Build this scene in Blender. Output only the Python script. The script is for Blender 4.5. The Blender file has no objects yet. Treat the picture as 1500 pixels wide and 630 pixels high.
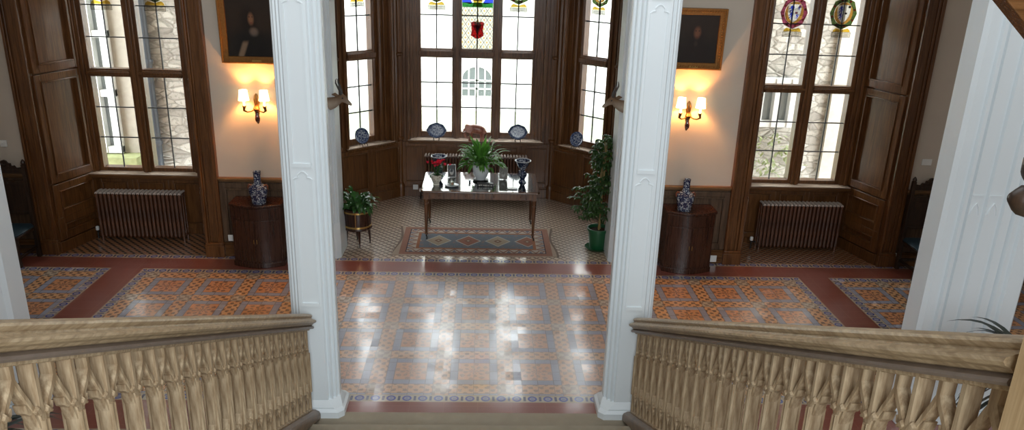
import bpy, math, random
from mathutils import Vector, Matrix
R = math.radians
random.seed(7)
C = bpy.context.scene.collection
SC = bpy.context.scene

# ------------------------------------------------------------------ camera, light, exposure
def set_camera():
    cam = bpy.data.cameras.new('camera'); o = bpy.data.objects.new('camera', cam); C.objects.link(o)
    y, p, r = R(2.463), R(19.066), R(-1.782)
    F = Vector((math.sin(y)*math.cos(p), math.cos(y)*math.cos(p), -math.sin(p)))
    Rt = Vector((math.cos(y), -math.sin(y), 0)); U = Rt.cross(F)
    R2 = Rt*math.cos(r)-U*math.sin(r); U2 = U*math.cos(r)+Rt*math.sin(r)
    m = Matrix((R2, U2, -F)).transposed().to_4x4(); m.translation = (0, 0, 4.2)
    o.matrix_world = m
    cam.sensor_width = 36; cam.lens = 36*1124.08/1500; cam.shift_y = 1.8/1500
    cam.clip_start = .05; cam.clip_end = 300
    SC.camera = o
set_camera()
W = bpy.data.worlds.new('overcast_sky'); SC.world = W; W.use_nodes = True
bg = W.node_tree.nodes['Background']; bg.inputs[0].default_value = (.93, .97, 1, 1); bg.inputs[1].default_value = 10.5
SC.view_settings.view_transform = 'Standard'; SC.view_settings.look = 'None'
SC.view_settings.exposure = 0; SC.view_settings.gamma = 1; SC.view_settings.use_curve_mapping = False

def area(name, loc, target, sx, sy, power, col):
    l = bpy.data.lights.new(name, 'AREA'); l.shape = 'RECTANGLE'; l.size = sx; l.size_y = sy; l.energy = power; l.color = col
    o = bpy.data.objects.new(name, l); C.objects.link(o); o.location = loc
    o.rotation_euler = (Vector(target)-Vector(loc)).to_track_quat('-Z', 'Y').to_euler()
    return o
area('stair_window_daylight', (.7, -2.6, 5.0), (-.1, 7, 1.2), 4.2, 2.4, 540, (.86, .94, 1))
area('hall_skylight_daylight', (0, 4.6, 6.6), (0, 5.2, 0), 5.0, 3.0, 90, (.90, .95, 1))

# ------------------------------------------------------------------ shader helpers
class S:
    """tiny expression compiler: arithmetic on S objects becomes Math nodes"""
    def __init__(s, nt, v): s.nt, s.v = nt, v
    def _m(s, op, *a):
        n = s.nt.nodes.new('ShaderNodeMath'); n.operation = op
        for i, x in enumerate((s,)+a):
            x = x.v if isinstance(x, S) else x
            if isinstance(x, (int, float)): n.inputs[i].default_value = x
            else: s.nt.links.new(x, n.inputs[i])
        return S(s.nt, n.outputs[0])
    def __add__(s, o): return s._m('ADD', o)
    __radd__ = __add__
    def __sub__(s, o): return s._m('SUBTRACT', o)
    def __rsub__(s, o): return (s*-1)+o
    def __mul__(s, o): return s._m('MULTIPLY', o)
    __rmul__ = __mul__
    def __truediv__(s, o): return s._m('DIVIDE', o)
    def abs(s): return s._m('ABSOLUTE')
    def fract(s): return s._m('FRACT')
    def floor(s): return s._m('FLOOR')
    def sin(s): return s._m('SINE')
    def sqrt(s): return s._m('SQRT')
    def mn(s, o): return s._m('MINIMUM', o)
    def mx(s, o): return s._m('MAXIMUM', o)
    def gt(s, o): return s._m('GREATER_THAN', o)
    def lt(s, o): return s._m('LESS_THAN', o)
    def atan2(s, o): return s._m('ARCTAN2', o)
    def band(s, a, b): return s.gt(a)*s.lt(b)
    def smooth(s, a, b):
        n = s.nt.nodes.new('ShaderNodeMapRange'); n.interpolation_type = 'SMOOTHSTEP'
        s.nt.links.new(s.v, n.inputs[0]); n.inputs[1].default_value = a; n.inputs[2].default_value = b
        return S(s.nt, n.outputs[0])

class M:
    """one material"""
    def __init__(s, name, rough=.5, spec=.5, metal=0):
        s.m = bpy.data.materials.new(name); s.m.use_nodes = True; s.nt = s.m.node_tree
        s.b = s.nt.nodes['Principled BSDF']; s.b.inputs['Roughness'].default_value = rough
        s.b.inputs['Specular IOR Level'].default_value = spec; s.b.inputs['Metallic'].default_value = metal
        s.tc = None
    def coords(s, kind='Object'):
        if not s.tc: s.tc = s.nt.nodes.new('ShaderNodeTexCoord')
        n = s.nt.nodes.new('ShaderNodeSeparateXYZ'); s.nt.links.new(s.tc.outputs[kind], n.inputs[0])
        return [S(s.nt, n.outputs[i]) for i in range(3)]
    def noise(s, scale, detail=3, stretch=(1, 1, 1), kind='Object', rough=.5):
        if not s.tc: s.tc = s.nt.nodes.new('ShaderNodeTexCoord')
        mp = s.nt.nodes.new('ShaderNodeMapping'); mp.inputs['Scale'].default_value = stretch
        s.nt.links.new(s.tc.outputs[kind], mp.inputs[0])
        n = s.nt.nodes.new('ShaderNodeTexNoise'); n.inputs['Scale'].default_value = scale
        n.inputs['Detail'].default_value = detail; n.inputs['Roughness'].default_value = rough
        s.nt.links.new(mp.outputs[0], n.inputs['Vector'])
        return S(s.nt, n.outputs[0])
    def vec(s, x, y, z=0.):
        n = s.nt.nodes.new('ShaderNodeCombineXYZ')
        for i, v in enumerate((x, y, z)):
            if isinstance(v, S): s.nt.links.new(v.v, n.inputs[i])
            else: n.inputs[i].default_value = v
        return n.outputs[0]
    def white(s, x, y):
        n = s.nt.nodes.new('ShaderNodeTexWhiteNoise'); n.noise_dimensions = '2D'
        s.nt.links.new(s.vec(x, y), n.inputs['Vector'])
        return S(s.nt, n.outputs['Value']), n.outputs['Color']
    def mix(s, f, a, b):
        n = s.nt.nodes.new('ShaderNodeMix'); n.data_type = 'RGBA'
        if isinstance(f, S): s.nt.links.new(f.v, n.inputs[0])
        else: n.inputs[0].default_value = f
        for i, c in ((6, a), (7, b)):
            if isinstance(c, tuple): n.inputs[i].default_value = (*c, 1)
            else: s.nt.links.new(c, n.inputs[i])
        return n.outputs[2]
    def color(s, c):
        if isinstance(c, tuple): s.b.inputs['Base Color'].default_value = (*c, 1)
        else: s.nt.links.new(c, s.b.inputs['Base Color'])
        return s
    def roughness(s, v): s.nt.links.new(v.v, s.b.inputs['Roughness']); return s
    def bump(s, h, strength=.3, dist=.01):
        n = s.nt.nodes.new('ShaderNodeBump'); n.inputs['Strength'].default_value = strength; n.inputs['Distance'].default_value = dist
        s.nt.links.new(h.v, n.inputs['Height']); s.nt.links.new(n.outputs[0], s.b.inputs['Normal']); s.bn = n
        return s

def plain(name, col, rough=.5, spec=.5, metal=0, var=.12, scale=8):
    m = M(name, rough, spec, metal)
    n = m.noise(scale, 3)
    m.color(m.mix(n, tuple(c*(1-var) for c in col), tuple(min(1, c*(1+var)) for c in col)))
    return m.m

def wood(name, dark, light, rough=.42, stretch=(14, 14, 1.1), scale=2.2, spec=.5, bump=.12):
    m = M(name, rough, spec)
    n = m.noise(scale, 6, stretch, rough=.62); n2 = m.noise(1.7, 2)
    f = (n*1.7-.35)._m('ADD', n2*.5-.25)
    f = f.smooth(.1, .95)
    m.color(m.mix(f, dark, light))
    m.roughness(n*.25+(rough-.12)); m.bump(n, bump, .004)
    return m.m

def glassy(name, col, fac=.06):
    m = bpy.data.materials.new(name); m.use_nodes = True; nt = m.node_tree; nt.nodes.clear()
    o = nt.nodes.new('ShaderNodeOutputMaterial'); t = nt.nodes.new('ShaderNodeBsdfTransparent'); g = nt.nodes.new('ShaderNodeBsdfGlossy')
    t.inputs[0].default_value = (*col, 1); g.inputs['Roughness'].default_value = .03
    mx = nt.nodes.new('ShaderNodeMixShader'); mx.inputs[0].default_value = fac
    nt.links.new(t.outputs[0], mx.inputs[1]); nt.links.new(g.outputs[0], mx.inputs[2]); nt.links.new(mx.outputs[0], o.inputs[0])
    return m

OAK = wood('dark_oak_panelling', (.062, .022, .006), (.175, .070, .020), .32, (34, 34, 1.6), 1.5)
OAKH = wood('dark_oak_horizontal', (.060, .024, .007), (.165, .070, .022), .24, (1.6, 34, 34), 1.5)
SILLM = wood('polished_light_sill', (.36, .26, .19), (.58, .47, .37), .20, (1.6, 30, 30), 1.5)
WAINS = wood('brown_oak_wainscot', (.045, .024, .012), (.14, .080, .044), .45)
DADO = wood('golden_oak_rail', (.10, .045, .015), (.26, .13, .05), .4, (1.1, 14, 14))
RAIL = wood('pale_weathered_oak', (.25, .17, .092), (.52, .395, .25), .40, (34, 1.3, 34), 1.6, .5, .05)
BALU = wood('limed_oak_tracery', (.27, .18, .10), (.60, .47, .31), .55, (30, 30, 3), 1.6, .3)
MAHO = wood('mahogany', (.022, .007, .0035), (.062, .020, .009), .28, (30, 30, 1.5), 1.5)
TABW = wood('brown_table_wood', (.055, .022, .009), (.18, .075, .028), .3)
WALNUT = wood('carved_walnut', (.012, .006, .003), (.045, .022, .011), .38)
STONE = plain('worn_stair_stone', (.30, .255, .185), .6, .3, 0, .22, 6)
WHITE = plain('white_gloss_paint', (.72, .77, .79), .38, .5, 0, .03, 3)
IRONR = wood('brown_painted_iron', (.050, .018, .008), (.15, .055, .024), .3, (3, 3, 1), 6, .5, .05)
GILT = plain('old_gilding', (.30, .135, .032), .38, .6, .55, .35, 40)
BRASS = plain('brass', (.55, .36, .12), .3, .5, .9, .15, 20)
DBRASS = plain('dark_antique_brass', (.16, .085, .03), .35, .5, .7, .2, 20)
BLACKM = plain('black_iron', (.015, .014, .013), .4, .5, .3)
PLAST = plain('white_plastic', (.75, .75, .72), .4, .5, 0, .02)
CHINA = plain('white_china', (.74, .76, .76), .14, .6, 0, .03)
SOIL = plain('dark_soil', (.03, .02, .013), .9, .1, 0, .4, 60)
LEADC = plain('glazing_lead', (.05, .05, .05), .5)
PANE = glassy('window_glass', (.97, .985, .98), .05)
BLUEV = plain('worn_blue_leather', (.026, .052, .070), .36, .5, 0, .35, 12)

def cream_wall():
    m = M('cream_plaster_wall', .75, .2); n = m.noise(3, 4); n2 = m.noise(120, 2)
    m.color(m.mix(n, (.50, .435, .36), (.57, .50, .42))).bump(n2, .05, .002); return m.m
CREAM = cream_wall()

def floor_mat():
    m = M('encaustic_tile_floor', .25, .55)
    x, y, z = m.coords(); xc = -.045
    a, w = 4.50, .42
    X = x-xc; ax = X.abs()
    grain = m.noise(55, 3, rough=.6); cloud = m.noise(1.3, 3); fleck = m.noise(26, 2, rough=.7)
    ter = m.mix(cloud, (.17, .038, .024), (.24, .064, .040))
    # plain red quarry tiles, joints every .33 m
    j = ((x/.33).fract()-.5).abs().gt(.487).mx(((y/.17).fract()-.5).abs().gt(.475))
    red = m.mix(j*.3, ter, (.30, .13, .085))
    # panels: distance to edge
    inner = ax.lt(a)
    dx = inner*(a-ax)+(1-inner)*(ax-a-w)
    far = y.gt(6.3)
    dyf = (y-6.531).mn(9.73-y); dyn = (6.06-y)
    dy = far*dyf+(1-far)*dyn
    de = dx.mn(dy)
    inpan = de.gt(0)
    horiz = dy.lt(dx)
    along = horiz*x+(1-horiz)*y
    # chain border
    def chain(al, d, wd, per=.155):
        c = (al/per).fract()-.5
        e = d/wd-.5
        r = (c*c*(per/wd)*(per/wd)*1.0+e*e).sqrt()
        ring = r.band(.20, .36)
        dot = c.abs().gt(.42)*e.abs().lt(.3)
        edge = e.abs().gt(.40)
        col = m.mix(grain, (.33, .27, .19), (.47, .40, .30))
        col = m.mix(ring, col, (.035, .055, .26)); col = m.mix(r.lt(.15), col, (.17, .20, .34))
        col = m.mix(dot, col, (.03, .035, .10)); col = m.mix(edge*.6, col, (.30, .20, .12))
        return col
    ch = chain(along, de, .13)
    # tile grid
    T, Ty = .165, .171
    U = X/T; V = (y-7.116)/Ty
    uu = ((U+2)/4).fract()*4-2; vv = ((V+2)/4).fract()*4-2
    mu = uu.abs(); mv = vv.abs(); mm = mu.mx(mv)
    blk = mm.lt(1); ring = mm.band(1, 1.5)
    corner = mu.gt(1.5)*mv.gt(1.5)
    rr = (uu*uu+vv*vv).sqrt(); ang = uu.atan2(vv)
    pet = ((ang*8).sin()*(rr*9).sin()+fleck*1.3-.65).gt(.22)*rr.band(.08, 1.02)
    scroll = ((uu*9.42).sin()*(vv*9.42).sin()+fleck*2.2-1.1)
    ora = m.mix(grain, (.50, .19, .070), (.66, .29, .12))
    bcol = m.mix(pet*.70, ora, (.075, .030, .018))
    bcol = m.mix(scroll.abs().lt(.10)*.5, bcol, (.46, .30, .17))
    ucol = m.mix(scroll.gt(.30)*.85, m.mix(grain, (.56, .24, .085), (.70, .36, .15)), (.075, .042, .030))
    ucol = m.mix((scroll+.25).abs().lt(.13)*.7, ucol, (.50, .38, .25))
    gcol = m.mix(grain, (.22, .235, .31), (.30, .32, .41))
    ccol = m.mix(scroll.gt(.0)*.7, (.46, .38, .28), (.13, .08, .055))
    col = m.mix(ring, m.mix(blk, ucol, bcol), gcol)
    col = m.mix(corner, col, ccol)
    # joints
    def joint(t): return (t.abs().lt(.024)).mx((t.abs()-1).abs().lt(.024)).mx((t.abs()-1.5).abs().lt(.024))
    jn = joint(uu).mx(joint(vv))
    col = m.mix(jn*.75, col, (.06, .05, .045))
    wear_sheen = (1-(ax/1.9).smooth(.55, 1.05))*(cloud*.5+.5)  # centre paled by foot wear and window reflection, both painted into the colour
    col = m.mix(wear_sheen*.62*(1-ring*.7), col, m.mix(grain, (.42, .325, .28), (.54, .43, .37)))
    pan = m.mix(de.lt(.13), col, ch)
    hall = m.mix(inpan, red, pan)
    # mosaic of the bay and the window recesses: little octagons and dark lozenges
    p = (X+y*.0)/.115; q = y/.115
    a1 = ((p+q).fract()-.5).abs(); a2 = ((p-q).fract()-.5).abs()
    ln = a1.mx(a2)
    oct_ = ln.gt(.40)
    b1 = ((p*2).fract()-.5).abs(); b2 = ((q*2).fract()-.5).abs()
    mos = m.mix(grain, (.48, .37, .26), (.62, .50, .37))
    mos = m.mix(a1.gt(.36), mos, (.10, .045, .025))
    mos = m.mix(a2.gt(.40), mos, (.17, .075, .040))
    mos = m.mix(b1.lt(.13)*b2.lt(.16), mos, (.045, .030, .025))
    mosd = m.mix(a1.gt(.30), m.mix(grain, (.30, .115, .045), (.40, .18, .075)), (.045, .028, .020))
    mosd = m.mix(a2.gt(.43), mosd, (.33, .25, .17))
    mos = m.mix(ax.gt(2.45), mos, mosd)
    ch2 = chain(x, y-10.09, .13)
    mos = m.mix(y.lt(10.22), mos, ch2)
    allc = m.mix(y.gt(10.09), hall, mos)
    m.color(allc)
    # gloss and a slightly different tilt for each tile
    fu = U.floor(); fv = V.floor()
    wv, wc = m.white(fu, fv)
    cl2 = m.noise(2.2, 3)
    m.roughness(.34+wv*inpan*.14+cl2*.12)
    m.b.inputs['Coat Weight'].default_value = 1.0; m.b.inputs['Coat IOR'].default_value = 1.62
    cr = .10+wv*inpan*.15+cl2*.06; m.nt.links.new(cr.v, m.b.inputs['Coat Roughness'])
    m.b.inputs['Specular IOR Level'].default_value = .8
    geo = m.nt.nodes.new('ShaderNodeNewGeometry')
    vm = m.nt.nodes.new('ShaderNodeVectorMath'); vm.operation = 'MULTIPLY_ADD'
    wsub = m.nt.nodes.new('ShaderNodeVectorMath'); wsub.operation = 'SUBTRACT'; wsub.inputs[1].default_value = (.5, .5, .5); m.nt.links.new(wc, wsub.inputs[0])
    m.nt.links.new(wsub.outputs[0], vm.inputs[0]); vm.inputs[1].default_value = (.022, .022, 0); 
    ad = m.nt.nodes.new('ShaderNodeMix'); ad.data_type = 'VECTOR'; m.nt.links.new(inpan.v, ad.inputs[0]); m.nt.links.new(geo.outputs['Normal'], ad.inputs[4])
    m.nt.links.new(geo.outputs['Normal'], vm.inputs[2]); m.nt.links.new(vm.outputs[0], ad.inputs[5])
    nb = m.nt.nodes.new('ShaderNodeVectorMath'); nb.operation = 'NORMALIZE'; m.nt.links.new(ad.outputs[1], nb.inputs[0])
    hgt = (1-jn*inpan)*.5+m.noise(9, 2)*.35
    m.bump(hgt, .18, .006); m.nt.links.new(nb.outputs[0], m.b.inputs['Coat Normal']); m.nt.links.new(nb.outputs[0], m.bn.inputs['Normal'])
    return m.m
FLOOR = floor_mat()

# ------------------------------------------------------------------ mesh helpers
class MB:
    def __init__(s): s.v = []; s.f = []
    def add(s, vs, fs):
        o = len(s.v); s.v += [tuple(p) for p in vs]; s.f += [tuple(i+o for i in f) for f in fs]; return s
    def box(s, x0, x1, y0, y1, z0, z1):
        if x0 > x1: x0, x1 = x1, x0
        if y0 > y1: y0, y1 = y1, y0
        if z0 > z1: z0, z1 = z1, z0
        return s.add([(x0,y0,z0),(x1,y0,z0),(x1,y1,z0),(x0,y1,z0),(x0,y0,z1),(x1,y0,z1),(x1,y1,z1),(x0,y1,z1)],
                     [(0,3,2,1),(4,5,6,7),(0,1,5,4),(1,2,6,5),(2,3,7,6),(3,0,4,7)])
    def prism(s, poly, fn, d0, d1):
        """poly of 2-D points, fn(a,b,d)->xyz, extruded from d0 to d1"""
        n = len(poly)
        ar = sum(poly[i][0]*poly[(i+1) % n][1]-poly[(i+1) % n][0]*poly[i][1] for i in range(n))
        vs = [fn(a, b, d0) for a, b in poly]+[fn(a, b, d1) for a, b in poly]
        return s.add(vs, [tuple(range(n)), tuple(range(2*n-1, n-1, -1))]+[(i, i+n, (i+1) % n+n, (i+1) % n) for i in range(n)])
    def loft(s, loops, cap=True, close=True):
        n = len(loops[0]); vs = [p for l in loops for p in l]; fs = []
        for k in range(len(loops)-1):
            for i in range(n if close else n-1):
                fs.append((k*n+i, k*n+(i+1) % n, (k+1)*n+(i+1) % n, (k+1)*n+i))
        if cap: fs += [tuple(range(n-1, -1, -1)), tuple(range((len(loops)-1)*n, len(loops)*n))]
        return s.add(vs, fs)
    def lathe(s, prof, seg=24, c=(0, 0, 0), sx=1, sy=1, a0=0, a1=2*math.pi, cap=True):
        full = abs(a1-a0-2*math.pi) < 1e-6
        n = seg if full else seg+1
        loops = [[(c[0]+r*sx*math.cos(a0+(a1-a0)*i/seg), c[1]+r*sy*math.sin(a0+(a1-a0)*i/seg), c[2]+z) for i in range(n)] for r, z in prof]
        return s.loft(loops, cap, True)
    def tube(s, pts, rad, seg=8, flat=1.0, cap=True):
        pts = [Vector(p) for p in pts]; n = len(pts)
        if not hasattr(rad, '__len__'): rad = [rad]*n
        loops = []; up = None
        for i, p in enumerate(pts):
            t = (pts[min(i+1, n-1)]-pts[max(i-1, 0)]).normalized()
            if up is None:
                up = Vector((0, 0, 1)) if abs(t.z) < .9 else Vector((0, 1, 0))
            a = t.cross(up).normalized(); b = a.cross(t).normalized(); up = b
            loops.append([tuple(p+a*rad[i]*flat*math.cos(2*math.pi*k/seg)+b*rad[i]*math.sin(2*math.pi*k/seg)) for k in range(seg)])
        return s.loft(loops, cap)
    def ribbon(s, path, w, x0, x1, fn):
        """stroke of width w along a 2-D path, thick from x0 to x1; fn(s,h,x)->xyz"""
        n = len(path); L = []
        for i in range(n):
            ax = path[max(i-1, 0)]; b = path[min(i+1, n-1)]
            dx, dy = b[0]-ax[0], b[1]-ax[1]; l = math.hypot(dx, dy) or 1
            ww = (w[i] if hasattr(w, '__len__') else w)/2
            nx, ny = -dy/l*ww, dx/l*ww; p = path[i]; c = min(ww*.45, .012)
            # chamfered section
            q = lambda k, x: fn(p[0]+nx*k, p[1]+ny*k, x)
            cc = 1-c/ww
            L.append([q(-1, x0+c), q(-cc, x0), q(cc, x0), q(1, x0+c), q(1, x1-c), q(cc, x1), q(-cc, x1), q(-1, x1-c)])
        return s.loft(L)
    def fbox(s, fr, u0, u1, z0, z1, d0, d1):
        """box in a wall frame fr=(origin,u,n): along u, up z, d along n"""
        O, u, n = fr
        P = lambda a, d, z: (O[0]+u[0]*a+n[0]*d, O[1]+u[1]*a+n[1]*d, z)
        return s.add([P(u0,d0,z0),P(u1,d0,z0),P(u1,d1,z0),P(u0,d1,z0),P(u0,d0,z1),P(u1,d0,z1),P(u1,d1,z1),P(u0,d1,z1)],
                     [(0,3,2,1),(4,5,6,7),(0,1,5,4),(1,2,6,5),(2,3,7,6),(3,0,4,7)])
    def panel(s, fr, u0, u1, z0, z1, st=.09, proud=.03):
        """stiles and rails with a raised moulding round a sunk field"""
        s.fbox(fr, u0, u0+st, z0, z1, 0, proud); s.fbox(fr, u1-st, u1, z0, z1, 0, proud)
        s.fbox(fr, u0+st, u1-st, z0, z0+st, 0, proud); s.fbox(fr, u0+st, u1-st, z1-st, z1, 0, proud)
        a, b, c, d = u0+st, u1-st, z0+st, z1-st; t = .02
        if b-a > .06:
            s.fbox(fr, a, a+t, c, d, 0, proud+.012); s.fbox(fr, b-t, b, c, d, 0, proud+.012)
            s.fbox(fr, a+t, b-t, c, c+t, 0, proud+.012); s.fbox(fr, a+t, b-t, d-t, d, 0, proud+.012)
        return s
    def build(s, name, mat, parent=None, loc=None, bevel=0, smooth=.6):
        me = bpy.data.meshes.new(name); me.from_pydata(s.v, [], s.f)
        import bmesh
        bm = bmesh.new(); bm.from_mesh(me)
        bmesh.ops.recalc_face_normals(bm, faces=bm.faces); bm.to_mesh(me); bm.free()
        for p in me.polygons: p.use_smooth = True
        me.set_sharp_from_angle(angle=smooth)
        me.materials.append(mat)
        o = bpy.data.objects.new(name, me); C.objects.link(o)
        if parent: o.parent = parent
        if loc: o.location = loc
        if bevel:
            b = o.modifiers.new('bevel', 'BEVEL'); b.width = bevel; b.segments = 2; b.limit_method = 'ANGLE'; b.harden_normals = False
        return o

def tag(o, label=None, cat=None, group=None, kind=None):
    if label: o['label'] = label
    if cat: o['category'] = cat
    if group: o['group'] = group
    if kind: o['kind'] = kind
    return o
def thing(name, loc=(0, 0, 0), label=None, cat=None, group=None, kind=None, rz=0):
    o = bpy.data.objects.new(name, None); C.objects.link(o); o.location = loc; o.rotation_euler = (0, 0, rz); o.empty_display_size = .1
    return tag(o, label, cat, group, kind)
def struct(mb, name, mat, bevel=0, parent=None):
    o = mb.build(name, mat, parent, bevel=bevel)
    if not parent: o['kind'] = 'structure'
    return o
def copy_tree(o, parent=None):
    c = o.copy(); C.objects.link(c)
    if parent: c.parent = parent
    for ch in list(o.children): copy_tree(ch, c)
    return c
MX = lambda x: -.09-x          # mirror of the hall about its centre line

# ------------------------------------------------------------------ room shell
HY = 10.25                      # face of the window wall
struct(MB().box(-7.6, 7.6, -4, 13.9, -.2, 0), 'floor', FLOOR)
struct(MB().box(-7.6, 7.6, -4, 14.2, 5.9, 6.0).box(-7.6, 7.6, -4, 2.6, 6.0, 6.9), 'ceiling', plain('ceiling_plaster', (.62, .60, .56), .8)) if False else \
struct(MB().box(-7.6, 7.6, -4, 14.2, 7.0, 7.15), 'ceiling', plain('ceiling_plaster', (.62, .60, .56), .8))
struct(MB().box(-7.75, -7.6, -4, 11.4, 0, 7), 'wall_left', CREAM)
struct(MB().box(7.6, 7.75, -4, 11.4, 0, 7), 'wall_right', CREAM)
struct(MB().box(-7.6, 7.6, -4.15, -4, 0, 7), 'wall_back', CREAM)
wf = MB()
for f in (lambda x: x, MX):
    wf.box(f(-7.6), f(-5.90), HY, 11.35, 0, 7)
    wf.box(f(-3.82), f(-2.42), HY, 10.9, 0, 7)
    wf.box(f(-5.90), f(-3.82), HY, 11.35, 4.42, 7)
wf.box(-2.42, MX(-2.42), HY, 10.9, 4.75, 7)
struct(wf, 'wall_front', CREAM)

# wainscot on the window wall and side walls
for k, f in enumerate((lambda x: x, MX)):
    sg = 1 if k == 0 else -1
    for nm, (a, b) in (('a', (-3.60, -2.42)), ('b', (-7.58, -6.12))):
        x0, x1 = sorted((f(a), f(b)))
        fr = ((x0, HY, 0), (1, 0), (0, -1)); L = x1-x0
        m = MB().fbox(fr, 0, L, 0, 1.10, 0, .02)
        n = 2; 
        for i in range(n): m.panel(fr, L*i/n, L*(i+1)/n, .22, 1.08, .075, .04)
        struct(m, 'trim_wainscot', WAINS, .004)
        struct(MB().fbox(fr, 0, L, 1.10, 1.125, 0, .05).fbox(fr, 0, L, 1.125, 1.16, 0, .075), 'trim_dado', DADO, .008)
        struct(MB().fbox(fr, 0, L, 0, .18, .02, .055).fbox(fr, 0, L, .18, .205, .02, .045), 'baseboard_front', OAKH, .006)
    # side-wall wainscot
    xs = -7.6 if k == 0 else 7.6
    fr = ((xs, 2, 0), (0, 1), (1 if k == 0 else -1, 0))
    m = MB().fbox(fr, 0, 8.2, 0, 1.12, 0, .02)
    for i in range(11): m.panel(fr, .745*i, .745*(i+1), .15, 1.1, .08, .04)
    struct(m, 'trim_wainscot', WAINS, .004)

# ------------------------------------------------------------------ window alcoves left and right
def window_frame(name, fr, lights, zs, x0, x1, z0, z1, dep=.07):
    """lights: list of (u0,u1); zs: [(za,zb),(zc,zd)]; fr = frame (origin on glass plane, u, n toward room)"""
    root = thing(name, kind='structure')
    fm = MB()
    us = [x0]+[v for l in lights for v in l]+[x1]
    for i in range(0, len(us), 2):
        a, b = us[i], us[i+1]; inner = 0 < i < len(us)-2
        fm.fbox(fr, a, b, z0, z1, -.10, .05)
        if inner:
            c = (a+b)/2; h = (b-a)*.30
            fm.fbox(fr, c-h, c+h, z0, z1, .05, .10); fm.fbox(fr, c-h*.45, c+h*.45, z0, z1, .10, .13)
        else:
            e = (b-a)*.62
            if i == 0: fm.fbox(fr, a, a+e, z0, z1, .05, .10); fm.fbox(fr, a, a+e*.5, z0, z1, .10, .14)
            else: fm.fbox(fr, b-e, b, z0, z1, .05, .10); fm.fbox(fr, b-e*.5, b, z0, z1, .10, .14)
    zz = [z0]+[v for l in zs for v in l]+[z1]
    for (u0, u1) in lights:
        for i in range(0, len(zz), 2):
            a, b = zz[i], zz[i+1]
            fm.fbox(fr, u0, u1, a, b, -.10, .05)
            if 0 < i < len(zz)-2:
                fm.fbox(fr, u0, u1, a+.02, b-.02, .05, .095); fm.fbox(fr, u0-.03, u1+.03, a+.045, b-.035, .095, .125)
    fm.build('window_frame', OAK, root, bevel=.006)
    for (u0, u1) in lights:
        for j, (a, b) in enumerate(zs):
            g = MB().fbox(fr, u0, u1, a, b, -.006, -.002).build('pane', PANE, root)
            bm = MB(); c = (u0+u1)/2; w = .0075 if len(lights) == 2 else .0105
            yield_rows = 3 if j == 0 else max(2, round((b-a)/.49))
            bm.fbox(fr, c-w, c+w, a, b, -.01, .008)
            for r in range(1, yield_rows):
                zz_ = a+(b-a)*r/yield_rows
                bm.fbox(fr, u0, u1, zz_-w, zz_+w, -.01, .008)
            bm.build('glazing_bars', LEADC, g)
    return root

def side_bay(k):
    f = (lambda x: x) if k == 0 else MX
    sg = 1 if k == 0 else -1      # n pointing into alcove from outer splay is +x for the left window
    if k == 0: L = [(-5.526, -4.98), (-4.80, -4.254)]
    else: L = [(4.10, 4.645), (4.83, 5.372)]
    xa, xb = (-5.66, -4.10) if k == 0 else (3.97, 5.53)
    fr = ((0, 11.1), (1, 0), (0, -1))
    root = window_frame('window_%d' % (k+1), fr, L, [(1.033, 2.358), (2.47, 4.20)], xa, xb, .96, 4.42)
    MB().fbox(fr, xa-.03, xb+.03, .93, .972, -.08, .24).fbox(fr, xa-.03, xb+.03, .90, .93, -.05, .20).build('window_sill', OAKH, root, bevel=.008)
    MB().fbox(fr, xa-.02, xb+.02, .972, .984, -.08, .232).build('sill_board', SILLM, root, bevel=.003)
    # wall below the window, panelled
    m = MB().fbox(fr, xa-.1, xb+.1, 0, .93, -.2, .03)
    n = 3; w = (xb-xa)/n
    fr2 = ((xa, 11.07), (1, 0), (0, -1))
    for i in range(n): m.panel(fr2, w*i, w*(i+1), .1, .88, .07, .025)
    struct(m, 'trim_window_back', OAK, .004)
    # splayed reveals
    for (ox, ix) in ((f(-5.90), f(-5.655)), (f(-3.82), f(-4.105))):
        dx, dy = ix-ox, 11.06-10.22; l = math.hypot(dx, dy); u = (dx/l, dy/l)
        mid = f(-4.86)
        n_ = (u[1], -u[0])
        if (mid-ox)*n_[0] < 0: n_ = (-n_[0], -n_[1])
        fs = ((ox, 10.22), u, n_)
        m = MB().fbox(fs, 0, l, 0, 4.42, -.12, 0)
        for za, zb in ((.0, .16), ):
            m.fbox(fs, 0, l, za, zb, 0, .045)
        for za, zb in ((.18, .50), (.50, .98), (1.0, 2.48), (2.50, 4.40)):
            m.panel(fs, .03, l-.03, za, zb, .10, .045)
        struct(m, 'trim_window_reveal', OAK, .005)
    # architraves on the wall face
    for (a, b) in ((f(-6.12), f(-5.88)), (f(-3.84), f(-3.60))):
        a, b = sorted((a, b)); inn = (a if abs(a) < abs(b) else b)
        m = MB().box(a, b, HY-.035, HY+.02, 0, 4.66)
        outer = (b if inn == a else a); d = 1 if outer > inn else -1
        if (k == 0) == (b < -5): pass
        for t0, t1, pr in ((.0, .035, .085), (.035, .06, .06), (.19, .24, .075), (.15, .19, .055)):
            x0, x1 = a+t0, a+t1
            m.box(x0, x1, HY-pr, HY-.03, 0, 4.66)
            
        m.box(a-.012, b+.012, HY-.10, HY-.03, 0, .17).box(a-.006, b+.006, HY-.095, HY-.03, .17, .21)
        struct(m, 'trim_architrave', OAK, .006)
    a, b = sorted((f(-6.12), f(-3.60)))
    m = MB().box(a, b, HY-.05, HY+.02, 4.42, 4.66).box(a-.03, b+.03, HY-.12, HY+.02, 4.66, 4.74)
    struct(m, 'trim_architrave_head', OAKH, .006)
    struct(MB().box(f(-5.9), f(-3.82), 10.27, 11.3, 4.42, 4.44), 'trim_window_soffit', OAK)
    return root
WIN1 = side_bay(0); WIN2 = side_bay(1)

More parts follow.
